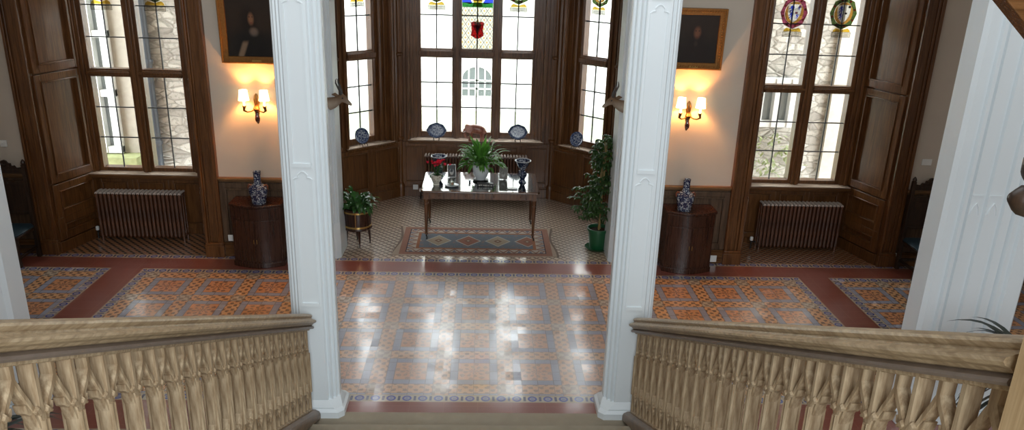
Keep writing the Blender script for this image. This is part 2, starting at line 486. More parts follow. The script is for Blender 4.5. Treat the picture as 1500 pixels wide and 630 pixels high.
# ------------------------------------------------------------------ central bay
BX0, BX1 = -2.36, 2.18
AY = 12.28; BY = 13.2
CX0, CX1 = -1.42, 1.22
ZT = 4.75
m = MB()
fL = ((BX0, 10.42), (0, 1), (1, 0)); fR = ((BX1, 10.42), (0, 1), (-1, 0))
for fr, nm in ((fL, 'wall_bay_left'), (fR, 'wall_bay_right')):
    L = AY-10.42
    m = MB().fbox(fr, 0, L+.05, 0, ZT, -.4, 0)
    for i in range(3):
        m.panel(fr, L/3*i, L/3*(i+1), .2, 1.0, .08, .03)
        m.panel(fr, L/3*i, L/3*(i+1), 1.04, 2.5, .08, .03); m.panel(fr, L/3*i, L/3*(i+1), 2.54, 4.6, .08, .03)
    m.fbox(fr, 0, L, 0, .17, 0, .05)
    struct(m, nm, OAK, .005)
def bay_wall(name, P, Q, o0, o1, nin, below=4, wname='window_3', lights=None, glass=.25, bz0=1.134):
    """panelled wall P->Q with a window opening between distances o0 and o1"""
    dx, dy = Q[0]-P[0], Q[1]-P[1]; L = math.hypot(dx, dy); u = (dx/L, dy/L); n = (u[1], -u[0])
    if n[0]*nin[0]+n[1]*nin[1] < 0: n = (-n[0], -n[1])
    fr = (P, u, n); th = .34
    m = MB().fbox(fr, 0, L, 0, 1.0, -th, 0).fbox(fr, 0, o0, 1.0, ZT, -th, 0).fbox(fr, o1, L, 1.0, ZT, -th, 0).fbox(fr, o0, o1, 4.38, ZT, -th, 0)
    w = L/below
    for i in range(below): m.panel(fr, w*i, w*(i+1), .19, .99, .075, .028)
    # pilaster mouldings up both sides of the opening
    for a, b in ((0, o0), (o1, L)):
        if b-a > .14:
            m.fbox(fr, a+.01, a+.05, 1.03, ZT, 0, .035); m.fbox(fr, b-.05, b-.012, 1.03, ZT, 0, .035)
            c = (a+b)/2; m.fbox(fr, c-.025, c+.025, 1.03, ZT, 0, .025)
    m.fbox(fr, 0, L, 0, .17, 0, .05); m.fbox(fr, 0, L, .17, .195, 0, .035)
    struct(m, name, OAK, .005)
    g = ((P[0]-n[0]*glass, P[1]-n[1]*glass), u, n)
    root = window_frame(wname, g, lights, [(bz0, 2.43), (2.585, 4.25)], o0, o1, 1.02, 4.38)
    MB().fbox(fr, o0-.05, o1+.05, .985, 1.018, -glass-.06, .05).fbox(fr, o0-.03, o1+.03, .955, .985, -.1, .03).build('window_sill', OAKH, root, bevel=.008)
    MB().fbox(fr, o0-.04, o1+.04, 1.018, 1.03, -glass-.06, .042).build('sill_board', SILLM, root, bevel=.003)
    return fr, g, root
frC, gC, WIN3 = bay_wall('wall_bay_front', (CX0, BY), (CX1, BY), .16, 2.46, (0, -1), 5, 'window_3',
    [(-1.075-CX0, -.540-CX0), (-.377-CX0, .151-CX0), (.314-CX0, .8485-CX0)])
frA, gA, WIN4 = bay_wall('wall_bay_cant_left', (BX0, AY), (CX0, BY), .22, 1.12, (1, -1), 2, 'window_4', [(.36, .86)], .2)
frB, gB, WIN5 = bay_wall('wall_bay_cant_right', (BX1, AY), (CX1, BY), .22, 1.10, (-1, -1), 2, 'window_5', [(.36, .86)], .2)
struct(MB().box(-2.8, 2.6, 10.25, 13.9, ZT, ZT+.12), 'trim_bay_ceiling', OAK)
# corner shafts of the bay
for (x, y) in ((CX0-.01, BY-.02), (CX1+.01, BY-.02), (BX0+.02, AY), (BX1-.02, AY)):
    m = MB().tube([(x, y, 0), (x, y, ZT)], .045, 12)
    m.lathe([(.075, 0), (.075, .2), (.055, .24), (.045, .25)], 12, (x, y, 0)).lathe([(.046, 0), (.068, .02), (.068, .05), (.046, .07)], 12, (x, y, 1.02)).lathe([(.046, 0), (.068, .02), (.068, .05), (.046, .07)], 12, (x, y, 2.47))
    struct(m, 'trim_corner_shaft', OAK)

# ------------------------------------------------------------------ clustered white piers
def oct_ring(hx, hy, c, z, cx=0, cy=0, fl=.0, steps=True):
    """octagon with stepped (moulded) splays"""
    pts = []
    def splay(ax, ay, bx, by):
        # from a to b with small quirks
        r = []
        n = 12
        prof = [0, 0, -.16, -.16, .10, .10, -.10, -.10, .08, .08, -.16, 0, 0]
        dx, dy = bx-ax, by-ay; l = math.hypot(dx, dy)
        nx, ny = dy/l, -dx/l
        for i in range(n+1):
            t = i/n; d = prof[i]*c*fl
            r.append((ax+dx*t+nx*d, ay+dy*t+ny*d))
        return r
    cs = [((hx-c, -hy), (hx, -hy+c)), ((hx, hy-c), (hx-c, hy)), ((-hx+c, hy), (-hx, hy-c)), ((-hx, -hy+c), (-hx+c, -hy))]
    for a, b in cs: pts += splay(*a, *b)
    return [(cx+x, cy+y, z) for x, y in pts]
def pier(name, loc, hx, hy, c, label, ph, group, H=6.9, panel=True, base=.12, e=.055):
    root = thing(name, loc, label, 'column', group)
    m = MB().loft([oct_ring(hx, hy, c, base, fl=1), oct_ring(hx, hy, c, H, fl=1)])
    m.build('shaft', WHITE, root, smooth=.35)
    b = MB().loft([oct_ring(hx+e, hy+e, .05, 0), oct_ring(hx+e, hy+e, .05, base*.55), oct_ring(hx+e*.55, hy+e*.55, .06, base*.75), oct_ring(hx+e*.55, hy+e*.55, .07, base*.86), oct_ring(hx+.002, hy+.002, c, base+.045)])
    b.build('plinth', WHITE, root, smooth=.35)
    if panel:
        # blind tracery panels on the front face
        w = hx-c-.022
        P = lambda x, z, d: (x, -hy-d, z)
        zt = [1.16, 2.39, 2.45, 3.83, 3.89, 5.3]
        m = MB()
        for z0, z1 in ((zt[0], zt[1]), (zt[2], zt[3]), (zt[4], zt[5])):
            m.box(-w, -w+.014, -hy-.008, -hy+.01, z0, z1-.07); m.box(w-.014, w, -hy-.008, -hy+.01, z0, z1-.07)
            m.box(-w, w, -hy-.012, -hy+.01, z0-.02, z0+.012)
            arc = [(-w, z1-.07), (-w*.75, z1-.055), (-w*.45, z1-.05), (-w*.5, z1-.03), (-w*.2, z1-.005), (0, z1), (w*.2, z1-.005), (w*.5, z1-.03), (w*.45, z1-.05), (w*.75, z1-.055), (w, z1-.07)]
            m.ribbon(arc, .012, -.008, .01, lambda s_, h, x: (s_, -hy+x, h))
        m.build('blind_tracery', WHITE, root)
    return root
g1 = 'white clustered piers at the foot of the stairs'
pier('clustered_pier', (-1.51, 6.43, 0), .202, .14, .10, 'white moulded pier at the foot of the stairs, ending the left balustrade', 0, None)
pier('clustered_pier', (1.405, 6.43, 0), .200, .14, .10, 'white moulded pier at the foot of the stairs, ending the right balustrade', 0, None)
for sgn, f in ((1, lambda x: x), (-1, MX)):
    p = pier('trim_bay_pier', (-2.225 if sgn == 1 else 2.095, 10.46, 0), .235, .27, .10, None, 0, None, 4.75, False, .47, .018); p['kind'] = 'structure'; del p['category']
# outer wall piers: broad fluted responds
def wall_pier(xi, xo, label):
    d = 1 if xo > xi else -1; W_ = abs(xo-xi)
    root = thing('wall_pier', (xi, 6.25, 0), label, 'column')
    # plan from inner back edge, around the front
    prof = [(0, .26), (0, 0.04), (.03, 0), (.10, 0), (.115, .03), (.145, .03), (.155, .0), (.185, 0), (.2, .045), (.215, .045), (.225, .02), (.33, .02), (.34, .05), (.37, .05), (.38, .02), (.50, .02),
            (.51, .05), (.535, .05), (.545, .02), (.62, .02), (.635, .05), (.65, .0), (.68, 0), (.69, .03), (.72, .03), (.735, 0), (W_-.03, 0), (W_, .03), (W_, .26)]
    lo = [(d*a, b, 0) for a, b in prof]; hi = [(d*a, b, 6.9) for a, b in prof]
    MB().loft([lo, hi]).build('shaft', WHITE, root, smooth=.3)
    MB().box(d*-.05, d*(W_+.05), -.06, .3, 0, .14).box(d*-.03, d*(W_+.03), -.035, .28, .14, .19).build('plinth', WHITE, root, bevel=.01)
    for c in (.28, .44):
        m = MB()
        MB().box(d*(c-.05), d*(c+.05), .012, .03, 2.29, 2.30).build('ornament_bar', WHITE, root)
        m.ribbon([(d*(c-.04), 2.12), (d*(c-.025), 2.19), (d*c, 2.225), (d*(c+.025), 2.19), (d*(c+.04), 2.12)], .012, .010, .03, lambda s_, h, x: (s_, x, h))
        m.build('trefoil_ornament', WHITE, root)
    return root
wall_pier(-4.13, -5.0, 'broad white fluted wall pier cut by the left edge of the view')
wall_pier(4.07, 4.97, 'broad white fluted wall pier on the right, beyond the right handrail')

# ------------------------------------------------------------------ stairs
m = MB()
m.box(-1.70, 1.62, 6.14, 6.345, -.15, .004)
for k in range(1, 13):
    y1 = 5.907-.347*(k-1); z = .165*k
    y0 = y1-.347 if k < 12 else -3.9
    # tread with rounded nosing
    m.box(-1.70, 1.62, y0, y1, z-.165 if k > 1 else 0, z)
m.box(-1.70, 1.62, 5.9, 6.14, 0, .003)
st = struct(m, 'staircase', STONE, .012)
SL = .49
def balustrade(x, flip, label):
    d = 1 if flip else -1           # outward direction
    root = thing('stair_balustrade', (x, 6.226, .012), label, 'balustrade')
    ss = lambda s, h, xx: (xx*d, -s, h+SL*s)
    Lr = 4.51
    # handrail: profile in (x outward, h)
    hp = [(.060, .968), (.072, .974), (.080, .986), (.100, .996), (.108, 1.008), (.104, 1.020), (.088, 1.026), (.072, 1.032), (.064, 1.042), (.070, 1.050), (.073, 1.062), (.066, 1.073), (.045, 1.080)]
    prof = [(-a, h) for a, h in hp]+[(0, 1.083)]+[(a, h) for a, h in reversed(hp)]
    MB().loft([[ss(0, h, a) for a, h in prof], [ss(Lr, h, a) for a, h in prof]]).build('handrail', RAIL, root, smooth=.5)
    pr2 = [(-.078, .935), (-.084, .945), (-.080, .957), (-.062, .969), (.062, .969), (.080, .957), (.084, .945), (.078, .935)]
    MB().loft([[ss(0, h, a) for a, h in pr2], [ss(Lr, h, a) for a, h in pr2]]).build('under_rail', plain('grey_brown_worn_wood', (.20, .155, .125), .4, .5, 0, .3, 12), root, smooth=.5)
    pk = [(-.095, -.16), (-.095, .05), (-.085, .075), (-.06, .088), (-.05, .095), (.05, .095), (.06, .088), (.085, .075), (.095, .05), (.095, -.16)]
    MB().loft([[ss(0, max(h, 0) if h < 0 else h, a) for a, h in pk], [ss(Lr, h, a) for a, h in pk]]).build('string', wood('brown_stair_string', (.09, .052, .03), (.24, .16, .10), .4, (9, 1, 9), 2), root, smooth=.5)
    P = .2235; n = 20
    hb, ht = .092, .938
    # one baluster with its tracery, then copies
    m = MB()
    x0, x1 = -.029, .029
    m.ribbon([(0, hb), (0, .27), (0, .29), (0, .68), (0, .71), (0, .735), (0, .77), (0, ht)], [.036, .040, .054, .050, .068, .048, .034, .038], x0, x1, ss)
    for xx in (x0-.002, x1+.002):
        for o_ in (-.012, .012):
            m.tube([ss(o_, .29, xx), ss(o_, .69, xx)], .0085, 6)
    shaft = m.build('baluster', BALU, root, smooth=.5)
    h2 = P/2
    t = MB(); tl = MB()
    for sg in (1, -1):
        q = (lambda a, h: (a, h)) if sg == 1 else (lambda a, h: (P-a, h))
        t.ribbon([q(.018, .655), q(.030, .70), q(.040, .735), q(.062, .775), q(.088, .815), q(h2, .86), q(h2, ht)], [.018, .028, .030, .030, .032, .034, .040], -.024, .024, ss)
        tl.ribbon([q(.018, .37), q(.034, .31), q(.052, .26), q(.086, .215), q(h2, .17), q(h2, hb)], [.016, .026, .028, .030, .034, .040], -.024, .024, ss)
        t.ribbon([q(.040, .725), q(.066, .735), q(.076, .757)], [.034, .028, .010], -.022, .022, ss)
        tl.ribbon([q(.046, .285), q(.068, .28), q(.080, .26)], [.030, .024, .010], -.022, .022, ss)
        t.ribbon([q(.016, .715), q(.030, .73), q(.046, .72)], [.022, .034, .014], -.036, .036, ss)
    t.ribbon([(.018, ht-.012), (P-.018, ht-.012)], .026, -.034, .034, ss)
    tl.ribbon([(.018, hb+.010), (P-.018, hb+.010)], .024, -.034, .034, ss)
    tr = t.build('upper_tracery', BALU, root, smooth=.5); tq = tl.build('lower_tracery', BALU, root, smooth=.5)
    fb = [(-.040, .918), (-.044, .925), (-.044, .940), (.044, .940), (.044, .925), (.040, .918)]
    MB().loft([[ss(0, h, a) for a, h in fb], [ss(Lr, h, a) for a, h in fb]]).build('fillet', BALU, root)
    s0 = .04
    for i in range(n):
        s = s0+P*i
        if s > Lr-.02: break
        if i == 0: a, b, c = shaft, tr, tq
        else: a = shaft.copy(); C.objects.link(a); a.parent = root; b = tr.copy(); C.objects.link(b); b.parent = root; c = tq.copy(); C.objects.link(c); c.parent = root
        a.location = (0, -s, SL*s); b.location = c.location = (0, -s, SL*s)
        if s+P > Lr: bpy.data.objects.remove(b); bpy.data.objects.remove(c)
    return root
balustrade(-1.560, False, 'pale oak balustrade with gothic pierced balusters on the left of the stairs')
balustrade(1.470, True, 'pale oak balustrade with gothic pierced balusters on the right of the stairs')

def newel(x, label):
    root = thing('newel_post', (x, 1.57, 1.98), label, 'newel post')
    h = .115
    def sq(a, c, z): return [(a-c, -a, z), (a, -a+c, z), (a, a-c, z), (a-c, a, z), (-a+c, a, z), (-a, a-c, z), (-a, -a+c, z), (-a+c, -a, z)]
    MB().loft([sq(h+.02, .01, 0), sq(h+.02, .01, .3), sq(h, .012, .33), sq(h, .012, 1.55)]).build('post', wood('golden_oak_newel', (.42, .28, .14), (.62, .45, .26), .4, (40, 40, 1.5), 1.2), root, smooth=.3)
    MB().loft([sq(h, .012, 1.55), sq(h+.03, .02, 1.58), sq(h+.03, .02, 1.60), sq(h-.02, .03, 1.62)]).build('newel_cap', WALNUT, root, smooth=.5)
    d = -1 if x > 0 else 1
    m = MB().loft([[(math.cos(t)*r, math.sin(t)*r, z) for t in [2*math.pi*i/16 for i in range(16)]] for r, z in ((.10, 1.61), (.12, 1.68), (.11, 1.80), (.07, 1.90), (.01, 1.95))])
    m.tube([(0, 0, 1.78), (d*.12, 0, 1.81), (d*.22, 0, 1.81), (d*.275, 0, 1.80), (d*.295, 0, 1.795)], [.10, .075, .060, .046, .018], 14)
    m.tube([(d*.08, 0, 1.71), (d*.22, 0, 1.725), (d*.29, 0, 1.735), (d*.315, 0, 1.74)], [.06, .045, .034, .012], 12)
    m.build('carved_finial', WALNUT, root, smooth=1.0)
    return root
newel(1.478, 'golden oak newel post with a dark carved finial, at the right edge')
newel(-1.568, 'oak newel post ending the left handrail at the top of the flight')
# underside of the upper flight's rail, top right corner
m = MB()
P0 = Vector((1.75, 3.0, 4.28)); P1 = Vector((3.3, 3.0, 2.9))
dv = (P1-P0).normalized(); nv = Vector((-dv.z, 0, dv.x))
if nv.z < 0: nv = -nv
def bm_(a, b, y0, y1, mb):
    mb.add([tuple(P0+nv*a+Vector((0, y0-3, 0))), tuple(P1+nv*a+Vector((0, y0-3, 0))), tuple(P1+nv*a+Vector((0, y1-3, 0))), tuple(P0+nv*a+Vector((0, y1-3, 0))),
            tuple(P0+nv*b+Vector((0, y0-3, 0))), tuple(P1+nv*b+Vector((0, y0-3, 0))), tuple(P1+nv*b+Vector((0, y1-3, 0))), tuple(P0+nv*b+Vector((0, y1-3, 0)))],
           [(0,3,2,1),(4,5,6,7),(0,1,5,4),(1,2,6,5),(2,3,7,6),(3,0,4,7)])
bm_(0, .075, 2.95, 3.05, m); bm_(.075, .09, 2.94, 3.06, m); bm_(.09, .15, 2.96, 3.04, m)
tag(m.build('upper_handrail', OAKH, bevel=.004), 'dark wooden sloping handrail crossing the top right corner', 'handrail')

# ------------------------------------------------------------------ stained glass
def gl(name, c): return glassy(name, c, .03)
def glass_set(k, sfx):
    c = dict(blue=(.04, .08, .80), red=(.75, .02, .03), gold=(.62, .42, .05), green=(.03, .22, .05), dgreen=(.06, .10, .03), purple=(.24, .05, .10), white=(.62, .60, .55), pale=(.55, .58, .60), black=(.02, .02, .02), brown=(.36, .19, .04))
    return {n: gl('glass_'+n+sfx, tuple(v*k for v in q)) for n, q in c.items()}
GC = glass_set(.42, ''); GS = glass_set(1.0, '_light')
def medallion(win, fr, cu, cz, r, kind, plaque=True, G=None):
    O, u, n = fr; G = G or GC
    def fn(dd): return lambda a, b, d: (O[0]+u[0]*(cu+a)+n[0]*(d+dd), O[1]+u[1]*(cu+a)+n[1]*(d+dd), cz+b)
    root = bpy.data.objects.new('heraldic_medallion', None); C.objects.link(root); root.parent = win
    root['label'] = 'stained glass coat of arms'
    def ell(rx, rz, n_=20, ox=0, oz=0): return [(ox+rx*math.cos(2*math.pi*i/n_), oz+rz*math.sin(2*math.pi*i/n_)) for i in range(n_)]
    lay = [0]
    def put(nm, polys, mat):
        mb = MB(); k = .010+lay[0]*.003; lay[0] += 1
        for p in polys:                       # single leaf of glass, not a slab
            mb.add([fn(k)(a, b, 0) for a, b in p], [tuple(range(len(p)))])
        return mb.build(nm, G[mat], root)
    ringc = {'A': 'purple', 'B': 'dgreen', 'C': 'dgreen', 'D': 'purple'}[kind]
    rx, rz = r*.92, r*1.05; N = 24
    A = [2*math.pi*i/N for i in range(N+1)]
    q = lambda k, t: (k*rx*math.cos(t), k*rz*math.sin(t))
    wob = lambda t: 1+.045*math.cos(8*t)
    put('wreath', [[q(wob(A[i]), A[i]), q(wob(A[i+1]), A[i+1]), q(.72, A[i+1]), q(.72, A[i])] for i in range(N)], ringc)
    put('bosses', [ell(r*.085, r*.085, 8, rx*.86*math.cos(A[3*i+1]), rz*.86*math.sin(A[3*i+1])) for i in range(8)], 'brown' if kind in 'AD' else 'red')
    sh = [(0, .56*r), (-.46*r, .56*r), (-.46*r, .1*r), (-.40*r, -.20*r), (-.22*r, -.50*r), (0, -.66*r)]
    sh2 = [(-a, b) for a, b in sh]
    # gold field between the wreath and the shield
    def edge(t):
        dx, dz = math.cos(t), math.sin(t); best = 9
        P_ = sh+sh2[::-1][1:-1] if False else sh[:]+[(-a, b) for a, b in reversed(sh)][1:]
        for i in range(len(P_)):
            (x1, y1), (x2, y2) = P_[i], P_[(i+1) % len(P_)]
            den = dx*(y2-y1)-dz*(x2-x1)
            if abs(den) < 1e-9: continue
            tt = (x1*(y2-y1)-y1*(x2-x1))/den; uu = (x1*dz-y1*dx)/den
            if tt > 0 and -1e-6 <= uu <= 1+1e-6: best = min(best, tt)
        return (dx*best, dz*best)
    put('gold_field', [[q(.71, A[i]), q(.71, A[i+1]), edge(math.atan2(rz*math.sin(A[i+1]), rx*math.cos(A[i+1]))), edge(math.atan2(rz*math.sin(A[i]), rx*math.cos(A[i])))] for i in range(N)], 'brown')
    put('shield_dexter', [sh], 'pale')
    put('shield_sinister', [sh2], {'A': 'pale', 'B': 'pale', 'C': 'red', 'D': 'blue'}[kind])
    if kind in 'AB':
        def lion(ox, oz, k): return [[(ox+a*k, oz+b*k) for a, b in w_] for w_ in (
            [(-.10, .22), (.02, .30), (.10, .22), (.08, .10), (.14, 0), (.10, -.16), (.02, -.10), (-.04, .02), (-.12, .06)], [(-.20, .10), (-.12, .05), (-.12, -.0), (-.22, .0)],
            [(.02, -.10), (.10, -.16), (.10, -.30), (.02, -.32)], [(-.06, -.02), (.0, -.10), (-.12, -.26), (-.18, -.22)], [(.14, -.02), (.22, .1), (.18, .24), (.14, .22), (.16, .1)])]
        ps = lion(-.22*r, .24*r, r*.85)+lion(-.22*r, -.2*r, r*.75)
        if kind == 'A': ps += lion(.28*r, .32*r, r*.5)+lion(.20*r, -.24*r, r*.55)
        put('lions', ps, 'blue')
    put('quarterings', [[(.04*r, -.06*r), (.22*r, -.06*r), (.22*r, .06*r), (.04*r, .06*r)], [(.26*r, .36*r), (.42*r, .36*r), (.42*r, .52*r), (.26*r, .52*r)]], 'black' if kind == 'B' else ('purple' if kind == 'A' else 'pale'))
    put('gold_base', [[(-.62*r, -1.26*r), (.62*r, -1.26*r), (.58*r, -1.12*r), (.42*r, -1.0*r), (0, -1.12*r), (-.42*r, -1.0*r), (-.58*r, -1.12*r)]], 'gold')
    if plaque:
        e = .025*r
        x0, x1, z0, z1 = -.68*r, .68*r, -1.62*r, -1.27*r
        put('plaque_edge', [[(x0, z0), (x1, z0), (x1, z0+e), (x0, z0+e)], [(x0, z1-e), (x1, z1-e), (x1, z1), (x0, z1)], [(x0, z0), (x0+e, z0), (x0+e, z1), (x0, z1)], [(x1-e, z0), (x1, z0), (x1, z1), (x1-e, z1)]], 'black')
        put('plaque', [[(x0+e, z0+e), (x1-e, z0+e), (x1-e, z1-e), (x0+e, z1-e)]], 'white')
        put('plaque_lines', [[(-.5*r, z*r), (.5*r, z*r), (.5*r, (z+.035)*r), (-.5*r, (z+.035)*r)] for z in (-1.40, -1.52)], 'pale')
    return root
frS = ((0, 11.1), (1, 0), (0, -1))
medallion(WIN1, frS, -5.253, 3.62, .215, 'D', G=GS); medallion(WIN1, frS, -4.527, 3.62, .215, 'B', G=GS)
medallion(WIN2, frS, 4.39, 3.49, .205, 'A', G=GS); medallion(WIN2, frS, 5.10, 3.50, .205, 'B', G=GS)
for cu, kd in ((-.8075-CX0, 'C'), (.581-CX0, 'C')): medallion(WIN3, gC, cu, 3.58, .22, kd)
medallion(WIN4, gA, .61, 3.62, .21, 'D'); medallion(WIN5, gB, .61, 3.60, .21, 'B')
# centre light: quarried glass with a red shield
def quarry():
    m = bpy.data.materials.new('diamond_quarry_glass'); m.use_nodes = True
    k = M.__new__(M); k.m = m; k.nt = m.node_tree; k.tc = None
    nt = m.node_tree; nt.nodes.clear()
    x, y, z = k.coords(); 
    p = x/.105; q = z/.15
    a1 = ((p+q).fract()-.5).abs(); a2 = ((p-q).fract()-.5).abs()
    line = a1.mx(a2).gt(.465)
    a3 = ((p+q).fract()-.0)
    c1 = ((p+q+.5).fract()-.5).abs(); c2 = ((p-q+.5).fract()-.5).abs()
    dot = (a1+a2).lt(.20)
    o = nt.nodes.new('ShaderNodeOutputMaterial'); t = nt.nodes.new('ShaderNodeBsdfTransparent'); d = nt.nodes.new('ShaderNodeBsdfDiffuse')
    d.inputs[0].default_value = (.02, .02, .02, 1)
    col = k.mix(dot, (.34, .33, .29), (.30, .19, .04)); nt.links.new(col, t.inputs[0])
    mx = nt.nodes.new('ShaderNodeMixShader'); nt.links.new(line.v, mx.inputs[0]); nt.links.new(t.outputs[0], mx.inputs[1]); nt.links.new(d.outputs[0], mx.inputs[2]); nt.links.new(mx.outputs[0], o.inputs[0])
    return m
def centre_light():
    O, u, n = gC; c0, c1 = -.377-CX0, .151-CX0; cu = (c0+c1)/2
    fn = lambda a, b, d: (O[0]+cu+a, O[1]-d, b)
    MB().add([(O[0]+c0, O[1]-.008, 2.585), (O[0]+c1, O[1]-.008, 2.585), (O[0]+c1, O[1]-.008, 3.28), (O[0]+c0, O[1]-.008, 3.28)], [(0, 1, 2, 3)]).build('quarried_glass', quarry(), WIN3)
    root = bpy.data.objects.new('red_shield_panel', None); C.objects.link(root); root.parent = WIN3
    def put(nm, polys, mat, k):
        mb = MB()
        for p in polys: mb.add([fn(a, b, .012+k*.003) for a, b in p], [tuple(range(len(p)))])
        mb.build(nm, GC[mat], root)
    z = 2.93
    put('shield', [[(-.11, z-.12), (-.095, z-.02), (-.115, z+.10), (-.06, z+.12), (0, z+.10), (.06, z+.12), (.115, z+.10), (.095, z-.02), (.11, z-.12), (.03, z-.165), (0, z-.175), (-.03, z-.165)]], 'red', 0)
    put('chevron', [[(-.075, z+.06), (.075, z+.06), (0, z-.115)]], 'pale', 1)
    put('charge', [[(-.028, z+.05), (.028, z+.05), (.024, z-.01), (0, z-.05), (-.024, z-.01)]], 'blue', 2)
    put('crown', [[(-.052, z+.06), (.052, z+.06), (.06, z+.12), (.03, z+.105), (0, z+.155), (-.03, z+.105), (-.06, z+.12)]], 'gold', 2)
    put('roses', [[(ox+.012*math.cos(i), z-.115+.012*math.sin(i)) for i in (0, 1, 2, 3, 4, 5)] for ox in (-.05, .05)], 'gold', 2)
    w = .262
    put('green_ground', [[(-w, 3.28), (w, 3.28), (w, 3.36), (-w, 3.36)]], 'green', 0)
    put('blue_beasts', [[(-w, 3.36), (-.11, 3.33), (-.09, 3.36), (-.13, 3.42), (-.12, 3.6), (-w, 3.6)], [(w, 3.36), (.11, 3.33), (.09, 3.36), (.13, 3.42), (.12, 3.6), (w, 3.6)]], 'blue', 1)
    put('gold_base', [[(-.09, 3.29), (.09, 3.29), (.07, 3.36), (.10, 3.42), (0, 3.46), (-.10, 3.42), (-.07, 3.36)]], 'gold', 2)
    put('white_scroll', [[(-.07, 3.38), (.07, 3.38), (.08, 3.44), (-.08, 3.44)]], 'white', 3)
    put('red_arms', [[(-.10, 3.46), (.10, 3.46), (.11, 3.8), (-.11, 3.8)]], 'red', 2)
    put('blue_top', [[(-w, 3.6), (w, 3.6), (w, 4.24), (-w, 4.24)]], 'gold', 0)
centre_light()

# ------------------------------------------------------------------ outside
GRASS = plain('pale_winter_grass', (.30, .32, .22), .9, .1, 0, .4, 3)
struct(MB().box(-40, 40, 13.9, 60, -1.3, -1.0), 'ground_outside', GRASS)
def facade():
    root = thing('white_building', (0, 26, -1.0), 'white rendered building with an arched window, seen through the centre window', 'building')
    Wm = plain('white_render', (.80, .80, .78), .8)
    MB().box(-14, 14, 0, 3, 0, 9).build('wall', Wm, root)
    MB().box(-14, 14, -.06, 0, 0, .35).build('plinth', Wm, root)
    G = plain('grey_window_panes', (.10, .115, .12), .25, .6)
    cx, z0 = -.21, .52
    wd, hh, ht = .49, .58, .97
    # arched opening panes, as a recessed dark panel plus white bars
    arc = [(cx+wd*math.cos(t), z0+hh+(ht-hh)*math.sin(t)) for t in [math.pi*i/16 for i in range(17)]]
    p = arc+[(cx-wd, z0), (cx+wd, z0)]
    f = lambda a, b, d: (a, d, b)
    MB().prism(p, f, -.02, .0).build('arched_window', G, root)
    m = MB().box(cx-.06, cx+.06, -.05, -.02, z0, z0+ht)
    for x in (-.27, .27): m.box(cx+x-.022, cx+x+.022, -.05, -.02, z0, z0+ht-.06)
    for z in (z0+.24, z0+.52): m.box(cx-wd, cx+wd, -.05, -.02, z-.022, z+.022)
    m.ribbon([(cx+(wd+.04)*math.cos(t), z0+hh+(ht-hh+.04)*math.sin(t)) for t in [math.pi*i/16 for i in range(17)]], .08, -.06, 0, lambda s, h, x: (s, x, h))
    m.build('window_bars', Wm, root)
facade()
def rubble():
    m = M('rubble_stone', .9, .1)
    if not m.tc: m.tc = m.nt.nodes.new('ShaderNodeTexCoord')
    mp = m.nt.nodes.new('ShaderNodeMapping'); mp.inputs['Scale'].default_value = (2.6, 2.6, 6.0); m.nt.links.new(m.tc.outputs['Object'], mp.inputs[0])
    v = m.nt.nodes.new('ShaderNodeTexVoronoi'); v.feature = 'DISTANCE_TO_EDGE'; v.inputs['Scale'].default_value = 1.3; m.nt.links.new(mp.outputs[0], v.inputs['Vector'])
    v2 = m.nt.nodes.new('ShaderNodeTexVoronoi'); v2.inputs['Scale'].default_value = 1.3; m.nt.links.new(mp.outputs[0], v2.inputs['Vector'])
    d = S(m.nt, v.outputs['Distance']); n = m.noise(14, 4)
    sp = m.nt.nodes.new('ShaderNodeSeparateColor'); m.nt.links.new(v2.outputs['Color'], sp.inputs[0]); r = S(m.nt, sp.outputs[0])
    c = m.mix(r, (.30, .27, .235), (.52, .48, .42)); c = m.mix(n.gt(.56)*.5, c, (.24, .23, .19)); c = m.mix(d.lt(.05)*.5, c, (.22, .20, .17))
    m.color(c).bump(d.mn(.15)*4+n*.4, .6, .06); return m.m
RUB = rubble()
PALE = plain('pale_painted_frame', (.62, .62, .59), .6); DGL = plain('dark_reflecting_pane', (.20, .225, .23), .12, .8)
